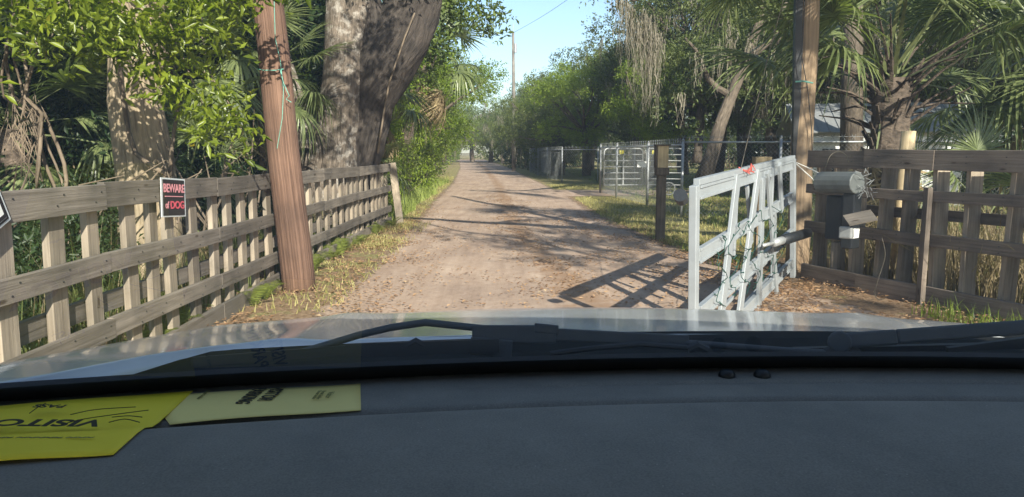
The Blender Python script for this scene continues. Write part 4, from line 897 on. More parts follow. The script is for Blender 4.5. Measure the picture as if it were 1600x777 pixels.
def frond_at(parent, base, az, el, mesh, sc=1.0, roll=0.0):
    """az: compass angle of the stalk (0 = +Y, clockwise to +X), el: elevation"""
    o = link('frond', mesh, parent); o.location = base
    o.rotation_euler = (Matrix.Rotation(-az, 3, 'Z') @ Matrix.Rotation(el, 3, 'X') @ Matrix.Rotation(roll, 3, 'Y')).to_euler()
    o.scale = (sc,) * 3; return o
def palm(name, loc_, h, r0, label, n=18, ndead=8, sc=1.0, lean=(0, 0), seed=1, boots=True, elmin=-25, group=None):
    random.seed(seed); root = empty(name, loc_, 0, label, 'palm', group); mb = MB()
    top = Vector((lean[0], lean[1], h))
    pts = [Vector((lean[0] * t * t, lean[1] * t * t, h * t - 0.05)) for t in [i / 9 for i in range(10)]]
    mb.tube(pts, [r0 * (1.25 if i == 0 else 1.0 - 0.02 * i) for i in range(10)], 16, 0.10)
    if boots:
        for i in range(int(h * 26)):
            t = random.random(); a = random.uniform(0, 6.28); c = Vector((lean[0] * t * t, lean[1] * t * t, h * t)) + Vector((math.cos(a), math.sin(a), 0)) * r0 * .85
            mb.bar(c, c + Vector((math.cos(a + .3) * .12, math.sin(a + .3) * .12, 0.22)) * random.uniform(.8, 1.3), 0.075, 0.03, (-math.sin(a), math.cos(a), 0), taper=0.6)
    mb.build('trunk', M['bark_palm'], root, smooth=False)
    for i in range(n):
        az = i * 2.399 + random.uniform(-.2, .2); el = R(78 - (78 - elmin) * (i / n) ** 0.8)
        frond_at(root, tuple(top + Vector((math.sin(az) * r0 * .4, math.cos(az) * r0 * .4, 0.1 - 0.3 * i / n))), az, el, FR[i % 3], sc * random.uniform(.85, 1.1), random.uniform(-.4, .4))
    for i in range(ndead):
        az = i * 2.1 + random.uniform(-.3, .3); frond_at(root, tuple(top + Vector((math.sin(az) * r0 * .5, math.cos(az) * r0 * .5, -0.3 - random.random() * .3))), az, R(random.uniform(-75, -35)), FD[i % 2], sc * random.uniform(.8, 1.1))
    return root
# the fan palm behind the plank fence beside the tan pole
big = palm('fan_palm', (6.0, 11.9, 0), 2.75, 0.33, 'large fan palm with rough trunk towering over the plank fence', n=12, ndead=5, sc=1.25, seed=71, elmin=10)
for px, py, az, el, m_, sc in [(1390, 120, -1.35, 0.62, 1, 1.35), (1385, 110, -1.9, 0.95, 0, 1.5), (1400, 110, 1.2, 0.9, 2, 1.5), (1410, 115, 2.2, 0.55, 2, 1.6), (1400, 105, 2.7, 0.9, 1, 1.5), (1420, 130, 1.9, 0.1, 2, 1.5), (1380, 115, 3.3, 1.1, 0, 1.4), (1395, 110, 0.4, 1.2, 0, 1.5), (1420, 130, 1.5, -0.1, 2, 1.5), (1390, 130, -2.1, 0.35, 2, 1.25)]:
    p = at(px, py, 11.9); frond_at(big, loc(big, p), az, el, FR[m_], sc)
mb = MB(); random.seed(72)
for i in range(46):      # the old bare stalks that stand out of the trunk
    a = random.uniform(0, 6.28); z = random.uniform(1.9, 2.9); d = Vector((math.cos(a), math.sin(a), random.uniform(.1, 1.0))); p0 = Vector((math.cos(a) * .25, math.sin(a) * .25, z))
    L = random.uniform(.3, 1.05); mb.tube([p0, p0 + d * L * .5, p0 + d * L + Vector((0, 0, -.12 * L))], [.03, .018, .01], 5)
mb.build('old_stalks', M['bark_palm'], big)
palm('cabbage_palm', (8.9, 12.6, 0), 3.4, 0.22, 'second fan palm with drooping fronds at the picture edge', n=16, ndead=3, sc=1.45, seed=73, elmin=-40)
palm('slim_palm', (3.86, 9.8, 0), 4.5, 0.095, 'slim palm standing hidden behind the tan pole with dark hanging fan fronds', n=11, ndead=0, sc=0.95, seed=74, elmin=-35, boots=False)
palm('roadside_palm', (-3.6, 24.5, 0), 4.6, 0.20, 'roadside palm leaning out of the green wall with a tuft of fronds', n=16, ndead=14, sc=1.0, lean=(0.9, 0), seed=75, group='palms in the roadside green wall')
palm('roadside_palm', (-3.9, 18.3, 0), 3.1, 0.22, 'low palm with dead brown fronds right of the great oak', n=12, ndead=18, sc=0.9, lean=(0.6, -.4), seed=76, group='palms in the roadside green wall')
palm('roadside_palm', (-3.9, 17.0, 0), 1.5, 0.2, 'short palm with straw coloured fronds spilling over the fence end', n=12, ndead=14, sc=0.75, lean=(0.35, -.3), seed=77, group='palms in the roadside green wall')
palm('wood_palm', (-5.6, 12.2, 0), 3.4, 0.2, 'palm with hanging fronds between the pole and the great oak', n=18, ndead=2, sc=1.1, seed=78, elmin=-50, boots=False)
palm('wood_palm', (-4.15, 12.7, 0), 2.9, 0.17, 'sunlit palm with drooping fronds right behind the red brown pole', n=16, ndead=3, sc=.72, seed=83, elmin=-50, boots=False)
palm('wood_palm', (-6.6, 9.8, 0), 1.9, 0.2, 'shaded fan palm deep in the wood beside the tan trunk', n=16, ndead=2, sc=1.0, seed=79, elmin=-30, boots=False)
palm('wood_palm', (-4.35, 9.9, 0), 1.1, 0.16, 'small palmetto just behind the fence between sign and pole', n=12, ndead=3, sc=0.55, seed=80, boots=False)
palm('saw_palmetto', (6.2, 9.6, 0), 0.7, 0.12, 'dark palmetto clump behind the control box', n=12, ndead=3, sc=0.7, seed=81, boots=False)
palm('saw_palmetto', (8.3, 9.3, 0), 0.6, 0.12, 'palmetto behind the plank fence at the picture edge', n=12, ndead=4, sc=0.85, seed=82, boots=False)

# ================================================================== FENCES, POLES, GATE
def polyline(pts, t):
    """point at distance t along the list of xy points"""
    for a, b_ in zip(pts, pts[1:]):
        L = math.dist(a, b_)
        if t <= L or b_ is pts[-1]: k = t / L; return Vector((a[0] + (b_[0] - a[0]) * k, a[1] + (b_[1] - a[1]) * k, 0)), Vector((b_[0] - a[0], b_[1] - a[1], 0)).normalized()
        t -= L
def plen(pts): return sum(math.dist(a, b_) for a, b_ in zip(pts, pts[1:]))
def plank_fence(name, label, line, side, H_, seed, step, slatw, slatd, rails, bottom, ends=True, mat='fence', side_rise=False):
    """side: +1 puts the front boards on the road side (left normal of the line times side)"""
    random.seed(seed); root = empty(name, (line[0][0], line[0][1], 0), 0, label, 'fence', 'plank fences flanking the road'); O_ = Vector((line[0][0], line[0][1], 0)); L = plen(line)
    def nrm(d): return Vector((-d.y, d.x, 0)) * side
    t = 0.12; i = 0; st = []
    while t < L - 0.05:
        st.append(t)
        p, d = polyline(line, t); n_ = nrm(d); mb = MB(); off = n_ * (0.0 if i % 3 != 1 else 0.0); h = H_ - 0.03 + random.uniform(-.02, .02); lean = d * random.uniform(-.05, .05)
        c = p - O_ - n_ * (slatd / 2 + 0.002) * 1.0
        mb.bar(c + Vector((0, 0, -.05)), c + lean + Vector((0, 0, h)), slatw * random.uniform(.85, 1.12), slatd, d); o = mb.build('slat', M['slat'], root, bevel=0.004)
        t += step * (random.uniform(.75, 1.2)); i += 1
    # rails: one board object each per height and stretch
    nodes = [0]; 
    for a, b_ in zip(line, line[1:]): nodes.append(nodes[-1] + math.dist(a, b_))
    for (z, hw, th, fr) in rails:
        for k in range(len(nodes) - 1):
            a, da = Vector((*line[k], 0)), None; b_ = Vector((*line[k + 1], 0)); d = (b_ - a).normalized(); n_ = nrm(d); jz = random.uniform(-.012, .012); jz2 = random.uniform(-.012, .012)
            off = n_ * (th / 2 + 0.004 + (0.004 if k % 2 else 0)) if fr else -n_ * (slatd + th / 2 + 0.008 + (0.004 if k % 2 else 0))
            mb = MB(); ra = (.055 * max(0, min(1, (7.5 - a.y) / 3.5)) if side_rise else 0); rb = (.055 * max(0, min(1, (7.5 - b_.y) / 3.5)) if side_rise else 0); mb.bar(a - O_ + off - d * 0.01 + Vector((0, 0, z + jz + ra)), b_ - O_ + off + d * 0.01 + Vector((0, 0, z + jz2 + rb)), hw, th, (0, 0, 1)); mb.build('rail', M[mat], root, bevel=0.004)
    nl = MB()
    for t in st:
        p, d = polyline(line, t); n_ = nrm(d)
        for (z, hw, th, fr) in rails:
            if fr:
                for sx_ in (-.035, .035):
                    c = p - O_ + n_ * (th + .009) + d * sx_ * (slatw > .1) + Vector((0, 0, z + (.03 if sx_ > 0 else -.03) + (.055 * max(0, min(1, (7.5 - p.y) / 3.5)) if side_rise else 0))); nl.tube([c, c + n_ * .004], [.006, .005], 6)
    nl.build('nail_heads', M['blackplastic'], root)
    if bottom:
        for k in range(len(nodes) - 1):
            a = Vector((*line[k], 0)); b_ = Vector((*line[k + 1], 0)); d = (b_ - a).normalized(); n_ = nrm(d); off = n_ * (0.03 + (0.003 if k % 2 else 0))
            mb = MB(); mb.bar(a - O_ + off + Vector((0, 0, .075)), b_ - O_ + off + Vector((0, 0, .075)), .17, .045, (0, 0, 1)); mb.build('bottom_board', M[mat], root, bevel=0.004)
    return root
LF = [(-2.58, .4), (-2.62, 2.4), (-2.66, 4.75), (-2.71, 6.7), (-2.74, 8.6), (-2.73, 10.6), (-2.72, 13.0), (-2.66, 16.0)]
plank_fence('plank_fence', 'long weathered plank fence carrying the dog sign and bending past the red brown pole', LF, -1, 1.31, 91, 0.43, 0.145, 0.045,
            [(1.225, .165, .045, 1), (.785, .13, .045, 1), (.355, .13, .045, 1), (.50, .13, .04, 0)], True, side_rise=True)
random.seed(92)
ep = MB(); ep.bar((-2.44, 16.1, -.05), (-2.60, 16.15, 1.32), .15, .10, (1, 0, 0)); e_ = ep.build('fence_end_post', M['slat'], bevel=.006); tag(e_, 'leaning pale end post where the plank fence stops by the bushes', 'post')
RF = [(3.62, 9.0), (3.92, 8.2), (4.25, 7.45), (4.62, 6.5), (5.05, 5.3), (5.4, 4.3)]
rf = plank_fence('plank_fence', 'weathered plank fence with shaded rails and the control boxes beside the tan pole', RF, -1, 1.56, 93, 0.33, 0.05, 0.18,
            [(1.475, .20, .05, 1), (1.11, .11, .05, 1), (.66, .13, .05, 1), (.90, .11, .045, 0)], False, mat='fence2')
random.seed(94); O_ = Vector((3.62, 9.0, 0))
for k, (a, b_) in enumerate(zip(RF, RF[1:])):
    z = 0.10; mb = MB(); mb.bar(Vector((*a, z)) - O_ + Vector((-.05 - .004 * (k % 2), -.02, 0)), Vector((*b_, z)) - O_ + Vector((-.05 - .004 * (k % 2), -.02, 0)), .20, .05, (0, 0, 1)); mb.build('bottom_board', M['fence2'], rf, bevel=.004)
for a in ((4.23, 7.45), (5.03, 5.3)):
    mb = MB(); mb.bar(Vector((a[0] - .06, a[1] - .03, -.05)) - O_, Vector((a[0] - .06, a[1] - .03, 1.2)) - O_, .05, .09, (1, 0, 0)); mb.build('post', M['fence2'], rf, bevel=.004)

# poles
def pole(name, label, p0, p1, r0, r1, mat, seed, seg=22, cracks=True):
    random.seed(seed); mb = MB(); a = Vector(p0); b_ = Vector(p1); n = 22
    root = empty(name, (a.x, a.y, 0), 0, label, 'pole')
    mb.tube([a.lerp(b_, i / n) - Vector((a.x, a.y, 0)) + Vector((.008 * math.sin(i), .008 * math.cos(i * 1.3), 0)) for i in range(n + 1)], [r0 + (r1 - r0) * i / n for i in range(n + 1)], seg, 0.012)
    mb.build('shaft', M[mat], root, smooth=True); return root
b0 = G(462, 457); t0 = at(411, 0, b0.y)
pa = Vector((b0.x, b0.y + .15, -.1)); pb = pa + (Vector((t0.x, t0.y + .15, t0.z)) - pa) * 2.3
redp = pole('wooden_pole', 'thick red brown leaning pole standing in front of the plank fence', pa, pb, .185, .13, 'pole_red', 101)
def onpole(root, px, py, Y, f=1): return loc(root, at(px, py, Y))
mb = MB(); yb = b0.y - 0.03
mb.tube([onpole(redp, *q) for q in ((428, -10, yb), (430, 60, yb), (438, 95, yb), (443, 140, yb), (441, 185, yb), (433, 232, yb - .0))], .0035, 6)
mb.tube([onpole(redp, *q) for q in ((402, 108, yb + .05), (412, 110, yb - .06), (430, 110, yb - .06), (443, 108, yb + .04))], .006, 6)
mb.tube([onpole(redp, *q) for q in ((438, 110, yb), (443, 130, yb - .03), (452, 150, yb - .03), (447, 155, yb - .03), (455, 160, yb))], .0045, 6)
mb.build('green_cord', M['teal'], redp)
b1 = G(1250, 425); t1 = at(1270, 0, b1.y + .1)
pa = Vector((b1.x, b1.y + .12, -.1)); pb = pa + (Vector((t1.x, t1.y + .12, t1.z)) - pa) * 2.6
tanp = pole('wooden_pole', 'tan wooden pole beside the hinge of the grey gate', pa, pb, .150, .085, 'pole_tan', 102)
mb = MB(); y_ = b1.y - .02; mb.tube([onpole(tanp, *q) for q in ((1243, 128, y_), (1255, 127, y_ - .04), (1270, 130, y_ + .0))], .01, 6)
mb.build('green_cord', M['teal'], tanp)
mb = MB(); mb.tube([onpole(tanp, *q) for q in ((1258, -20, y_), (1253, 90, y_), (1262, 140, y_ - .02), (1268, 200, y_), (1270, 262, y_))], .006, 6)
mb.bar(onpole(tanp, 1248, -40, y_ + .15), onpole(tanp, 1240, 420, y_ + .12), .09, .07, (1, 0, 0))
mb.build('conduit', M['blackplastic'], tanp)
# far utility pole
b2 = Vector((0.15, 62, 0)); mb = MB(); up_ = empty('utility_pole', tuple(b2), 0, 'slim distant utility pole rising above the trees by the road', 'pole')
mb.tube([(0, 0, -.1), (0, 0, 6), (-.06, 0, 11.2)], [.17, .14, .10], 12, .02); mb.build('shaft', M['pole_grey'], up_, smooth=True)
mb = MB(); mb.tube([(-.06, 0, 11.0), (-.06, 0, 11.9)], .03, 6); mb.tube([(.12, -.1, 9.6), (.12, -.1, 10.3)], .13, 12); mb.build('transformer', M['galv'], up_)
mb = MB(); pts = []
for i in range(21):
    t = i / 20; p = Vector((0.1, 62, 11.2)).lerp(Vector((9, 12, 11.5)), t); p.z -= 1.2 * math.sin(math.pi * t) * 0.9; pts.append(p)
mb.tube(pts, .012, 5); wv = mb.build('overhead_wire', M['blackplastic']); tag(wv, 'thin overhead wire crossing the sky from the utility pole', 'wire')

# the grey-white aluminium gate, swung open towards the car
random.seed(111); GN = Vector((1.33, 5.45, 0)); GH = Vector((3.38, 8.8, 0))
gate = empty('driveway_gate', tuple(GH), 0, 'grey white driveway gate with crooked slats swung open towards the car', 'gate')
def gp(px, py, k=None):
    """point of the gate's plane seen at the pixel"""
    u = (px - CX) / F; v = (CY - py) / F; d = Vector((u, _c + _s * v, -_s + _c * v)); a = GN; e = GH - GN; n_ = Vector((e.y, -e.x, 0)); t = n_.dot(a - Vector((0, 0, H))) / n_.dot(d)
    return Vector((0, 0, H)) + d * t - GH
GD = (GN - GH).normalized(); GNn = Vector((GD.y, -GD.x, 0)); GNn = GNn if GNn.y < 0 else -GNn
def gslat(px0, py0, px1, py1, w_, off=0.03, name='slat'):
    mb = MB(); mb.bar(gp(px0, py0) + GNn * off, gp(px1, py1) + GNn * off, w_, .03, GD); mb.build(name, M['alu'], gate, bevel=.004)
mb = MB(); a = gp(1085, 290); b_ = gp(1085, 482); a.z += 0; b2_ = Vector((b_.x, b_.y, 0.05)); mb.bar(a, b2_, .085, .06, GD); mb.build('end_post', M['alu'], gate, bevel=.006)
mb = MB(); mb.bar(gp(1239, 249), Vector((gp(1239, 430).x, gp(1239, 430).y, .05)), .075, .06, GD); mb.build('hinge_post', M['alu'], gate, bevel=.006)
for (y0, y1, w_) in ((301, 258, .10), (400, 308, .115), (490, 365, .115), (560, 412, .12)):
    mb = MB(); a = gp(1090, y0); b_ = gp(1236, y1); mb.bar(a, b_, w_, .035, (0, 0, 1)); mb.bar(a + GNn * .022 + Vector((0, 0, w_ * .42)), b_ + GNn * .022 + Vector((0, 0, w_ * .42)), .022, .014, (0, 0, 1)); mb.bar(a + GNn * .022 - Vector((0, 0, w_ * .42)), b_ + GNn * .022 - Vector((0, 0, w_ * .42)), .022, .014, (0, 0, 1)); mb.build('rail', M['alu'], gate, bevel=.003)
mb = MB(); mb.bar(gp(1088, 289) + Vector((0, 0, .02)), gp(1239, 249) + Vector((0, 0, .02)), .05, .05, (0, 0, 1)); mb.build('top_rail', M['alu'], gate, bevel=.004)
for q in ((1147, 275, 1119, 510, .135), (1180, 268, 1146, 520, .13), (1187, 278, 1179, 530, .13), (1194, 268, 1210, 470, .085), (1213, 256, 1217, 330, .09), (1203, 262, 1200, 330, .04)): gslat(*q)
for q in ((1158, 280, 1152, 400, .05), (1173, 290, 1180, 380, .05), (1215, 318, 1213, 445, .14)): gslat(*q, off=-.035)
for q in ((1140, 480, 1218, 395, .03), (1150, 500, 1226, 415, .03)): gslat(*q, off=-.05, name='brace')
mb = MB(); mb.tube([gp(1069, 305) + GNn * -.03, gp(1076, 312) + GNn * -.05], .05, 10); mb.build('latch', M['blackplastic'], gate)
# string of small lights wound over it
mb = MB(); random.seed(112)
for s_ in range(6):
    x0 = 1118 + s_ * 18; pts = []
    for i in range(16):
        px = x0 + 8 * math.sin(i * .9 + s_) + random.uniform(-3, 3); t = (px - 1085) / 150; ytop = 385 - 85 * t; ybot = 500 - 90 * t
        pts.append(gp(px, ytop + (ybot - ytop) * i / 15 + random.uniform(-4, 4)) + GNn * random.uniform(.045, .06))
    mb.tube(pts, .0035, 5)
    for p in pts[::2]: mb.tube([p, p + Vector((random.uniform(-.03, .03), random.uniform(-.02, .02), random.uniform(-.02, .03)))], .006, 5)
lights_ = mb.build('string_lights', M['greenwire']); lights_.location = GH; tag(lights_, 'dark green wire of small string lights wound over the gate slats', 'string lights')
mb = MB()
for _ in range(6):
    p = gp(1160 + random.uniform(-5, 5), 266 + random.uniform(-4, 3)) + GNn * .05; mb.tube([p, p + Vector((random.uniform(-.08, .08), 0, random.uniform(-.02, .06))), p + Vector((random.uniform(-.08, .08), 0, random.uniform(-.07, .02)))], [.008, .007, .003], 6)
rag = mb.build('rag', M['redcloth']); rag.location = GH; tag(rag, 'faded red rag tied on the top rail of the gate', 'rag')
mb = MB(); pr = [gp(1158, 262) + GH, at(1175, 190, 7.9), at(1200, 90, 7.9), at(1224, 0, 7.9), at(1245, -80, 7.9)]; mb.tube(pr, .0042, 6); o = mb.build('support_rope', M['moss']); tag(o, 'thin rope rising steeply from the gate rail out of view', 'rope')
mb = MB(); mb.tube([gp(1239, 252) + GH, at(1270, 280, 8.9), at(1285, 300, 8.7)], .008, 6); mb.tube([gp(1239, 252) + GH, at(1262, 262, 8.9), at(1288, 275, 8.6)], .006, 6); o = mb.build('tie_cord', M['whiteplastic']); tag(o, 'white cord tying the gate to the plank fence', 'cord')
# gate opener arm
arm = empty('gate_opener', (3.3, 8.8, 0), 0, 'grey gate opener arm reaching from the tan pole to the gate', 'gate opener')
mb = MB(); A = loc(arm, at(1222, 376, 7.4)); B_ = loc(arm, at(1262, 364, 8.3)); C_ = loc(arm, at(1192, 384, 6.95)); mb.tube([A, B_], .055, 14); mb.build('motor_tube', M['blackplastic'], arm, smooth=True)
mb = MB(); mb.tube([loc(arm, at(1208, 380, 7.2)), loc(arm, at(1228, 374, 7.5))], .042, 12); mb.tube([C_, loc(arm, at(1215, 378, 7.3))], .018, 8); mb.build('push_rod', M['galv'], arm, smooth=True)
# wooden post with a pale cap behind the gate
gpst = G(1184, 400); wp = empty('wooden_post', (gpst.x, gpst.y, 0), 0, 'wooden post with a pale block on top behind the gate', 'post')
T_ = at(1184, 262, gpst.y).z; mb = MB(); mb.bar((0, 0, -.1), (0, 0, T_), .10, .09, (1, 0, 0)); mb.build('shaft', M['pole_tan'], wp, bevel=.004)
mb = MB(); mb.box((0, 0, T_ + .075), .24, .18, .17); mb.build('cap', M['board'], wp, bevel=.008)
# round pale post behind the right fence
mb = MB(); q = at(1420, 205, 8.4); mb.tube([(q.x, 8.4, -.1), (q.x - .03, 8.4, 1.0), (q.x, 8.4, q.z)], [.085, .08, .075], 14, .02); o = mb.build('round_post', M['board'], smooth=True); tag(o, 'pale round post standing behind the plank fence beside the palm trunk', 'post')
mb = MB(); q = at(1318, 400, 8.4); mb.tube([(q.x, 8.6, -.1), (q.x, 8.6, .5)], [.06, .06], 10, .03); o = mb.build('stump_post', M['slat'], smooth=True); tag(o, 'short cut stub post behind the fence under the lamp', 'post')

# birdhouse / mailbox post by the verge
mp = G(1031, 376); bh = empty('box_post', (mp.x, mp.y, 0), 0, 'dark square post on the verge carrying a small wooden box', 'post')
zt_ = at(1031, 228, mp.y).z; zb_ = at(1031, 262, mp.y).z; zc_ = at(1031, 272, mp.y).z
mb = MB(); mb.bar((0, 0, -.1), (0, .0, zc_), .15, .13, (1, 0, 0)); mb.build('shaft', M['postdark'], bh, bevel=.006)
mb = MB(); mb.box((0, -.01, (zt_ + zb_) / 2), .185, .19, zt_ - zb_); mb.build('box', M['board'], bh, bevel=.005)
mb = MB(); mb.box((0, -.01, (zb_ + zc_) / 2 - .01), .22, .22, .13); mb.build('bracket', M['postdark'], bh, bevel=.006)
mb = MB(); mb.box((0, -.01, zt_ + .012), .25, .25, .024); mb.bar((-.115, -.03, zb_), (-.115, -.03, zt_), .03, .18, (1, 0, 0)); mb.build('lid', M['postdark'], bh, bevel=.004)

# control gear on the right fence
random.seed(121)
sp = empty('metal_drum', (4.1, 7.5, 1.3), 0, 'ribbed grey metal drum cover hung under the top rail of the plank fence', 'drum')
a = at(1282, 285, 7.75); b_ = at(1340, 286, 7.35); mb = MB(); a2 = Vector(loc(sp, a)); b2v = Vector(loc(sp, b_)); d = (b2v - a2)
mb.tube([a2, a2 + d * .02, a2 + d * .98, a2 + d], [.105, .112, .112, .105], 15, 0.0); mb.build('shell', M['drum'], sp, bevel=.004)
mb = MB(); 
for _ in range(26):
    p = b2v + Vector((random.uniform(0, .14), random.uniform(-.1, .05), random.uniform(-.10, .10))); mb.tube([p, p + Vector((random.uniform(-.08, .08), random.uniform(-.05, .05), random.uniform(-.08, .08)))], .003, 5)
mb.build('tangled_wire', M['galvdark'], sp)
cb = empty('control_box', (3.9, 7.7, 0.9), 0, 'black plastic control box fixed below the metal drum', 'control box')
mb = MB(); c = Vector(loc(cb, at(1307, 340, 7.65))); mb.box(c, .19, .12, .46, -.9); mb.build('case', M['blackplastic'], cb, bevel=.02)
mb = MB(); c = Vector(loc(cb, at(1330, 345, 7.45))); mb.box(c, .12, .16, .56, -.9); mb.build('side_case', M['blackplastic'], cb, bevel=.012)
lamp = empty('fence_lamp', (3.9, 7.2, .8), 0, 'small grey fence lamp under a sloping wooden flap', 'lamp')
c = Vector(loc(lamp, at(1326, 363, 7.2))); mb = MB(); mb.bar(c + Vector((-.06, -.05, -.0)), c + Vector((.06, .05, .0)), .12, .13, (0, 0, 1), taper=.85); mb.build('housing', M['galv'], lamp, bevel=.015)
mb = MB(); mb.bar(c + Vector((.05, -.03, -.055)), c + Vector((.05, -.04, .045)), .09, .02, (1, .5, 0)); mb.build('lens', M['whiteplastic'], lamp, bevel=.004)
mb = MB(); mb.bar(loc(lamp, at(1322, 345, 7.15)), loc(lamp, at(1366, 336, 7.1)), .22, .014, (-.3, 1, .25)); mb.build('flap', M['fence'], lamp, bevel=.002)
mb = MB(); mb.tube(smooth([at(1378, 372, 6.9), at(1383, 400, 6.85), at(1371, 440, 6.8), at(1367, 459, 6.8), at(1373, 468, 6.75), at(1385, 465, 6.75)]), .0035, 6, mi=0); o = mb.build('loose_cable', M['moss'], smooth=True); tag(o, 'loose pale cable dangling down the plank fence', 'cable')
mb = MB(); mb.tube(smooth([at(1290, 262, 7.6), at(1297, 244, 7.8), at(1310, 237, 7.8), at(1322, 243, 7.7), at(1326, 254, 7.6)]), .004, 6); o = mb.build('loose_hose', M['moss'], smooth=True); tag(o, 'pale looped hose over the top rail above the drum', 'hose')

# signs
def flat_text(body, parent, x, z, size, mat, y=-0.012, bold=0.002, sx=1.0):
    cu = bpy.data.curves.new('lettering', 'FONT'); cu.body = body; cu.size = size; cu.offset = bold; cu.align_x = 'CENTER'; cu.align_y = 'CENTER'; cu.extrude = 0.0006
    to = bpy.data.objects.new('tmp', cu); COL.objects.link(to); bpy.context.view_layer.update()
    me = bpy.data.meshes.new_from_object(to.evaluated_get(bpy.context.evaluated_depsgraph_get())); bpy.data.objects.remove(to)
    me.materials.clear(); me.materials.append(mat); me.name = 'lettering'; o = link('lettering', me, parent); o.location = (x, y, z); o.rotation_euler = (math.pi / 2, 0, 0); o.scale = (sx, 1, 1); return o
M['signblack'] = simple('sign_black', (0.022, 0.020, 0.022), .4, 0, .5, .1, 10)
M['signred'] = simple('sign_faded_red', (0.62, 0.10, 0.13), .45, 0, .5, .12, 30)
M['signpink'] = simple('sign_faded_pink', (0.70, 0.30, 0.32), .45, 0, .5, .12, 30)
M['signsilver'] = simple('sign_white_edge', (0.62, 0.65, 0.64), .4, 0, .5, .05, 10)
d_ = Vector((-3.70 + 3.32, 6.3 - 7.9, 0)); q = at(271, 308, 7.05)
# on the fence face: find the board plane there
la, lb = Vector((-2.66, 4.75, 0)), Vector((-2.71, 6.7, 0)); dd = (lb - la).normalized(); nn = Vector((dd.y, -dd.x, 0))
def on_fence(px, py, a, dd, nn, off):
    u = (px - CX) / F; v = (CY - py) / F; d = Vector((u, _c + _s * v, -_s + _c * v)); t = nn.dot(a + nn * off - Vector((0, 0, H))) / nn.dot(d); return Vector((0, 0, H)) + d * t
q = on_fence(271, 309, la, dd, nn, .062)
sg = empty('warning_sign', tuple(q), math.atan2(dd.y, dd.x), 'black and red beware of dog sign tilted on the fence top rail', 'sign')
sg.rotation_euler = (0, R(4), math.atan2(dd.y, dd.x))
W_ = 38 / F * q.y / abs(dd.x * 1 - dd.y * (q.x / q.y)) ; Hs = 60 / F * q.y
def plate(w_, h_, y, mat, name, th=.004):
    mb = MB(); mb.bar((-w_ / 2, y, 0), (w_ / 2, y, 0), h_, th, (0, 0, 1)); return mb.build(name, mat, sg_parent, bevel=.001)
sg_parent = sg; plate(W_, Hs, 0, M['signsilver'], 'border'); plate(W_ * .88, Hs * .92, -.004, M['signblack'], 'panel'); 
flat_text('BEWARE', sg, 0, Hs * .23, Hs * .30, M['signpink'], -.0085, .0022, W_ * .80 / (Hs * .27 * 3.95))
flat_text('of', sg, -W_ * .30, -Hs * .20, Hs * .24, M['signpink'], -.0085, .002, 1.0)
flat_text('DOG', sg, W_ * .12, -Hs * .20, Hs * .27, M['signred'], -.0085, .0025, W_ * .54 / (Hs * .27 * 2.1))
mb = MB(); mb.bar((-W_ * .37, -.0075, Hs * .03), (W_ * .37, -.0075, Hs * .03), Hs * .022, .003, (0, 0, 1)); mb.build('underline', M['signpink'], sg)
# the sign cut by the picture edge
la2, lb2 = Vector((-2.62, 2.4, 0)), Vector((-2.66, 4.75, 0)); d2 = (lb2 - la2).normalized(); n2 = Vector((d2.y, -d2.x, 0)); q2 = on_fence(-32, 328, la2, d2, n2, .065)
sg2 = empty('notice_sign', tuple(q2), 0, 'tilted black and white notice sign at the picture edge on the fence', 'sign'); sg2.rotation_euler = (0, R(-24), math.atan2(d2.y, d2.x)); sg_parent = sg2
plate(.35, .30, 0, M['signsilver'], 'border'); plate(.32, .27, -.004, M['signblack'], 'panel'); plate(.29, .24, -.008, M['signsilver'], 'inner_line'); plate(.28, .23, -.012, M['signblack'], 'field')
mb = MB(); mb.bar((-.12, -.017, -.05), (.12, -.017, -.05), .08, .003, (0, 0, 1)); mb.bar((-.12, -.017, .07), (.12, -.017, .07), .04, .003, (0, 0, 1)); mb.build('white_band', M['white'], sg2)

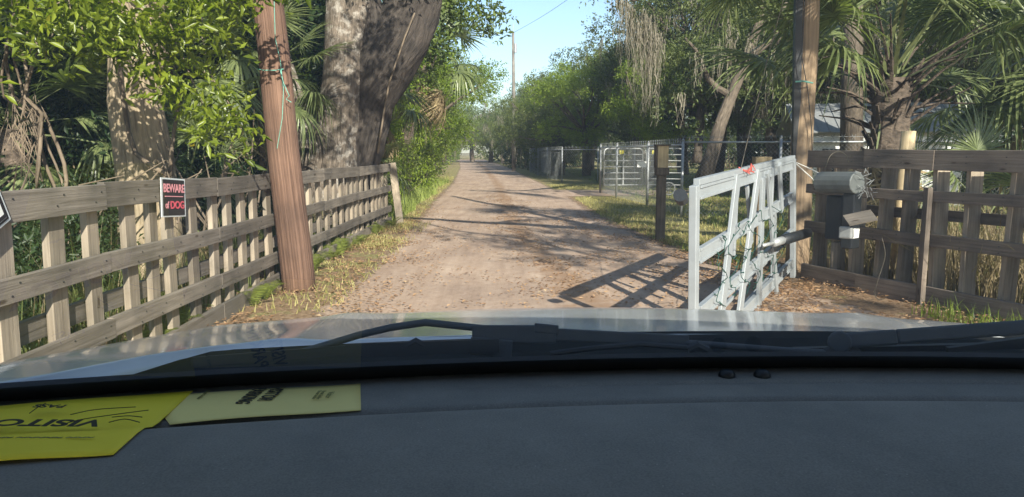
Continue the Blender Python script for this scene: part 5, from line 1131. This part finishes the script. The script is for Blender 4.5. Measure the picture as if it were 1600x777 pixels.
# chain link fences
def chainlink(name, label, line, h, seed, posts=None, mesh=0.09, wr=0.0029):
    root = empty(name, (line[0][0], line[0][1], 0), 0, label, 'fence', 'chain link fence runs'); O2 = Vector((line[0][0], line[0][1], 0)); random.seed(seed)
    mb = MB(); wm = MB()
    for a, b_ in zip(line, line[1:]):
        a = Vector((*a, 0)) - O2; b_ = Vector((*b_, 0)) - O2; L = (b_ - a).length; d = (b_ - a).normalized(); nrm_ = Vector((-d.y, d.x, 0))
        mb.tube([a + Vector((0, 0, h)), b_ + Vector((0, 0, h))], .022, 8)
        n = int((L + h) / mesh)
        for s_ in (1, -1):
            for i in range(n + 1):
                t0 = i * mesh - (h if s_ > 0 else 0); t1 = t0 + h * s_; z0, z1 = 0.03, h + 0.05
                lo, hi = t0, t0 + (h if s_ > 0 else -h)
                pts = []
                # clip to the run
                x0, x1 = lo, hi
                def zz(x): return z0 + (x - lo) / (hi - lo) * (z1 - z0)
                c0, c1 = max(0, min(L, x0)), max(0, min(L, x1))
                if abs(c0 - c1) < .02: continue
                p = a + d * c0 + Vector((0, 0, zz(c0))) + nrm_ * .03 * 0; q_ = a + d * c1 + Vector((0, 0, zz(c1)))
                wm.tube([p + nrm_ * .028 + nrm_ * .003 * s_, q_ + nrm_ * .028 + nrm_ * .003 * s_], wr, 3, cap=False)
        # barbed top strand
        wm.tube([a + Vector((0, 0, h + .12)), b_ + Vector((0, 0, h + .12))], .005, 3, cap=False)
        for i in range(int(L / .22)):
            c = a + d * (i * .22) + Vector((0, 0, h + .10)); wm.tube([c - d * .04 + Vector((0, 0, -.05)), c + d * .04 + Vector((0, 0, .07))], .006, 3, cap=False); wm.tube([c + d * .04 + Vector((0, 0, -.05)), c - d * .04 + Vector((0, 0, .06))], .006, 3, cap=False)
    mb.build('top_rail', M['galv'], root, smooth=True); wm.build('wire_mesh', M['galvdark'], root)
    for p in (posts if posts is not None else line):
        mb = MB(); c = Vector((*p, 0)) - O2; mb.tube([c + Vector((0, 0, -.1)), c + Vector((0, 0, h + .10))], .036, 10); mb.tube([c + Vector((0, 0, h + .10)), c + Vector((0, 0, h + .15))], [.045, .01], 10); mb.build('post', M['galv'], root, smooth=True)
    return root
CL1 = [(3.38, 28.4), (3.58, 25.4), (3.95, 21.6), (4.08, 17.8)]
chainlink('chain_link_fence', 'near chain link run on the verge in front of the tube gate', CL1, 1.72, 131)
CL2 = [(4.08, 17.8), (6.2, 17.2), (8.6, 16.6), (11.2, 16.0)]
chainlink('chain_link_fence', 'chain link run going behind the grey gate to the tan pole', CL2, 1.78, 132, posts=CL2[1:])
CL3 = [(6.0, 36.4), (4.3, 37.2), (2.6, 38.6), (2.1, 44), (1.75, 50), (1.4, 58)]
chainlink('chain_link_fence', 'far chain link run following the road into the distance', CL3, 1.68, 133, mesh=.14, wr=.003)
# green privacy panels on the far run
mb = MB(); pn = empty('privacy_screen', (2.1, 44, 0), 0, 'grey green corrugated panels hung on the far chain link fence', 'screen')
random.seed(134)
for k in range(16):
    t = k / 16; p = Vector((2.18, 44, 0)).lerp(Vector((1.85, 50, 0)), t) - Vector((2.1, 44, 0)); mb = MB(); mb.bar(p + Vector((.10, 0, .25)), p + Vector((.10, 0, 1.60)), .26, .02, (0, 1, 0)); mb.build('panel', M['galvdark'] if k % 3 else M['galv'], pn)
# tube gates
def tube_gate(name, label, x0, x1, y0, y1, zb, zt2, rails=6, tag_at=.86, seed=1):
    root = empty(name, (x0, y0, 0), 0, label, 'gate', 'metal tube gates at the side drive'); a = Vector((0, 0, 0)); b_ = Vector((x1 - x0, y1 - y0, 0)); mb = MB(); d = (b_ - a).normalized(); rr = .12
    Z = lambda p, z: p + Vector((0, 0, z))
    mb.tube([Z(a, zb), Z(a, zt2 - rr), Z(a + d * rr * .3, zt2 - rr * .3), Z(a + d * rr, zt2), Z(b_ - d * rr, zt2), Z(b_ - d * rr * .3, zt2 - rr * .3), Z(b_, zt2 - rr), Z(b_, zb)], .026, 8)
    mb.build('frame', M['galv'], root, smooth=True)
    for i in range(rails):
        z = zb + (zt2 - zb) * i / rails; mb = MB(); mb.tube([Z(a, z), Z(b_, z)], .021, 8); mb.build('rail', M['galv'], root, smooth=True)
    mb = MB(); m_ = a.lerp(b_, .5); mb.bar(Z(m_, zb), Z(m_, zt2), .05, .02, d); mb.build('brace', M['galv'], root)
    tg = a.lerp(b_, tag_at); mb = MB(); mb.bar(Z(tg, zt2 - .2) - Vector((0, .04, 0)), Z(tg, zt2 - .06) - Vector((0, .04, 0)), .17, .006, d); mb.build('yellow_tag', M['yellowsign'], root)
    return root
tube_gate('tube_gate', 'metal tube gate nearer the road with a yellow tag', 3.28, 4.72, 26.5, 26.9, .38, 1.68, tag_at=.45)
tube_gate('tube_gate', 'metal tube gate behind the box post with a yellow tag', 4.85, 6.1, 26.9, 26.6, .38, 1.68, tag_at=.22)
mb = MB(); p = at(1002, 257, 26.7); mb.bar((p.x - .16, 26.6, p.z), (p.x + .16, 26.6, p.z), .2, .008, (0, 0, 1)); o = mb.build('white_notice', M['white']); tag(o, 'small white notice plate wired to the tube gate', 'sign')
mb = MB(); p = at(1045, 292, 26.6); mb.tube([(p.x + .22 * math.cos(i * .3927), 26.6, .25 + .22 * math.sin(i * .3927)) for i in range(17)], .025, 6)
for i in range(4): mb.tube([(p.x + .21 * math.cos(i * .785), 26.6, .25 + .21 * math.sin(i * .785)), (p.x - .21 * math.cos(i * .785), 26.6, .25 - .21 * math.sin(i * .785))], .008, 5)
o = mb.build('spoked_ring', M['galvdark']); tag(o, 'small spoked ring leaning on the ground under the tube gate', 'ring')

# white shed in the paddock
sx = (1300 - 800) / F * 34; shed = empty('shed', (11.3, 23.5, 0), -.2, 'small white shed with a ribbed metal roof behind the fan palm', 'shed')
mb = MB(); mb.box((0, 0, 1.05), 4.2, 3.2, 2.15); mb.build('wall', M['white'], shed)
mb = MB()
for s_ in (-1, 1):
    mb.bar((0, -1.95, 2.12), (0, 0.0, 3.05), 5.2, .04, (1, 0, 0)) if s_ < 0 else mb.bar((0, 1.95, 2.12), (0, 0.004, 3.05), 5.2, .04, (1, 0, 0))
for i in range(18): mb.bar((-2.5 + i * .295, -1.96, 2.15), (-2.5 + i * .295, -.02, 3.075), .035, .03, (1, 0, 0))
mb.build('roof', M['galv'], shed)
mb = MB(); mb.box((0, -1.75, 1.92), 4.9, .06, .16); mb.build('eave_board', M['white'], shed)
for x in (-1.5, -.5, .5, 1.5):
    mb = MB(); mb.box((x, -1.62, 1.25), .5, .05, .8); mb.build('window', M['blackplastic'], shed)

# ================================================================== SMALL PLANTS
def fern_mesh(seed):
    r = np.random.default_rng(seed); V = []
    for k in range(7):
        a = r.uniform(0, 6.28); L = r.uniform(.35, .6); d = np.array([math.cos(a), math.sin(a), 0]); sd = np.array([-d[1], d[0], 0])
        for i in range(20):
            t = i / 20; p = d * L * t * .75 + np.array([0, 0, L * (1.15 * t - .75 * t * t)]); w_ = .085 * math.sin(math.pi * min(1, t * .85 + .15)) + .01; tang = d * .75 + np.array([0, 0, 1.15 - 1.5 * t]); tang /= np.linalg.norm(tang)
            for s_ in (-1, 1):
                e = p + sd * s_ * w_ + tang * .015; V.append([p, p + tang * .022 * .8, e + tang * .004, e])
            V.append([p - sd * .002, p + sd * .002, p + tang * L / 20 + sd * .002, p + tang * L / 20 - sd * .002])
    return quads_mesh('fern', np.array(V), M['fern'], r.uniform(0, 1, len(V)))
FM = [fern_mesh(s_) for s_ in (141, 142, 143)]; random.seed(144)
L0 = plen(LF)
for i in range(26):
    t = 1.5 + (L0 - 1.6) * (i + random.uniform(-.3, .3)) / 26; p, d = polyline(LF, max(0, t)); n_ = Vector((d.y, -d.x, 0)); o = link('fern', FM[i % 3]); s_ = random.choice((.13, -.14, .16)) if i > 11 else random.choice((-.2, -.12, -.3, .1))
    o.location = p + n_ * s_; o.rotation_euler = (0, 0, random.uniform(0, 6.28)); k = random.uniform(.55, .95); o.scale = (k, k, k)
    tag(o, ('yellow green sword fern behind the near slats of the plank fence' if i <= 8 else 'yellow green sword fern at the fence foot close to the red brown pole' if i <= 16 else 'yellow green sword fern at the fence foot beyond the red brown pole'), 'fern', 'ferns along the foot of the plank fence')
def tuft(name, label, cat, boxes, h, wd, mat, n, seed, lean=.35, color=None):
    r = np.random.default_rng(seed); P_ = []
    for (x0, x1, y0, y1) in boxes: P_.append(np.stack([r.uniform(x0, x1, n), r.uniform(y0, y1, n), np.zeros(n)], 1))
    P_ = np.concatenate(P_); V = []; m_ = len(P_); az = r.uniform(0, 6.28, m_); L = h * r.uniform(.4, 1.2, m_); cv = r.uniform(.1, 1.0, m_) * lean
    prev = P_; W_2 = np.stack([np.cos(az + 1.57), np.sin(az + 1.57), np.zeros(m_)], 1) * wd / 2
    for s_ in range(4):
        t = (s_ + 1) / 4; nx = P_ + np.stack([np.cos(az) * L * cv * 2 * t * t, np.sin(az) * L * cv * 2 * t * t, L * (t - .35 * cv * 2 * t * t)], 1)
        w0, w1 = 1 - s_ / 4, 1 - t * .95; V.append(np.stack([prev - W_2 * w0, prev + W_2 * w0, nx + W_2 * w1, nx - W_2 * w1], 1)); prev = nx
    tn = np.tile(r.uniform(0, 1, m_), 4); o = link(name, quads_mesh(name, np.concatenate(V), mat, tn)); tag(o, label, cat, kind='stuff')
    if color: o.color = color
    return o
tuft('dry_reeds', 'tall dry straw and reeds behind the shaded plank fence', 'reeds', [(4.4, 6.4, 7.2, 8.6), (4.9, 7.2, 5.6, 7.2), (4.2, 5.6, 8.2, 10)], 1.15, .018, M['reed'], 900, 151, .5)
tuft('wood_grass', 'long dark grass and weeds at the foot of the wood', 'weeds', [(-4.4, -2.95, 3.0, 6.5), (-4.2, -2.95, 6.5, 11), (-4.2, -2.95, 11, 15.5), (-7, -4.2, 6, 11)], .75, .014, M['leaf'], 900, 152, .5)
tuft('wood_straw', 'pale dry stems among the weeds behind the plank fence', 'weeds', [(-4.4, -3.0, 3.0, 6.5), (-4.2, -3.0, 6.5, 11), (-4.0, -3.0, 11, 15.5)], 1.1, .010, M['reed'], 220, 153, .6)
tuft('verge_weeds', 'taller weeds spilling from the bushes on the verge', 'weeds', [(-3.1, -2.6, 16, 20), (-3.4, -2.8, 20, 28), (-4, -3.2, 28, 38)], .45, .02, M['grass'], 1200, 154, .5, (.8, 1.05, .7, 1))
tuft('fence_foot_grass', 'green grass tufts in front of the shaded plank fence', 'grass', [(3.85, 4.3, 6.3, 7.0), (4.1, 4.5, 5.6, 6.3), (5.0, 6.8, 5.5, 8.0), (2.7, 3.2, 9.5, 12)], .22, .012, M['leaf_bright'], 160, 155, .5)
# bare vines hanging in the wood
random.seed(161)
hv = MB()
for k in range(6):
    px = 12 + k * 7; pts = []
    for i in range(14): pts.append(at(px + 10 * math.sin(i * .8 + k) + (i * 4 if i > 7 else 0), -30 + i * 26, 7.2 + .1 * math.sin(k + i)))
    hv.tube(pts, [.012 + .006 * (k % 2)] * 14, 6, .1)
for k in range(60):
    p = at(random.uniform(10, 60), random.uniform(120, 230), 7.15); hv.tube([p, p + Vector((random.uniform(-.1, .1), 0, -.15)), p + Vector((random.uniform(-.15, .15), 0, random.uniform(-.5, -.2)))], [.005, .004, .002], 4)
o = hv.build('hanging_vines', M['twig'], smooth=True); tag(o, 'tangle of bare hanging vines at the edge of the dark wood', 'vines')
bs = MB()
for k in range(26):
    p = at(random.uniform(-20, 460), random.uniform(225, 290), random.uniform(6.6, 9.5)); p.z = max(.05, p.z - .6); p.x = min(p.x, -3.1); a = random.uniform(0, 6.28); L = random.uniform(.6, 1.5)
    q_ = p + Vector((math.cos(a) * L * .7, math.sin(a) * L * .3 + .2, L * random.uniform(.3, .9))); q_.x = min(q_.x, -2.95); m_ = (p + q_) / 2 + Vector((random.uniform(-.15, .15), 0, random.uniform(0, .2))); bs.tube([p, m_, q_], [.011, .009, .004], 5)
o = bs.build('bare_twigs', M['twig']); tag(o, 'bare brown twigs and canes sticking up behind the plank fence', 'twigs', kind='stuff')

# ================================================================== HAZE
hm = bpy.data.materials.new('haze_air'); hm.use_nodes = True; hn = hm.node_tree; hn.nodes.clear()
ho = hn.nodes.new('ShaderNodeOutputMaterial'); pv = hn.nodes.new('ShaderNodeVolumePrincipled')
pv.inputs['Color'].default_value = (0.86, 0.92, 1.0, 1); pv.inputs['Density'].default_value = 0.0008; pv.inputs['Anisotropy'].default_value = 0.2
hn.links.new(pv.outputs[0], ho.inputs['Volume'])
b = MB(); b.box((0, 150, 14), 1000, 700, 30); hz = b.build('haze', hm); hz['kind'] = 'stuff'
S.cycles.volume_bounces = 0
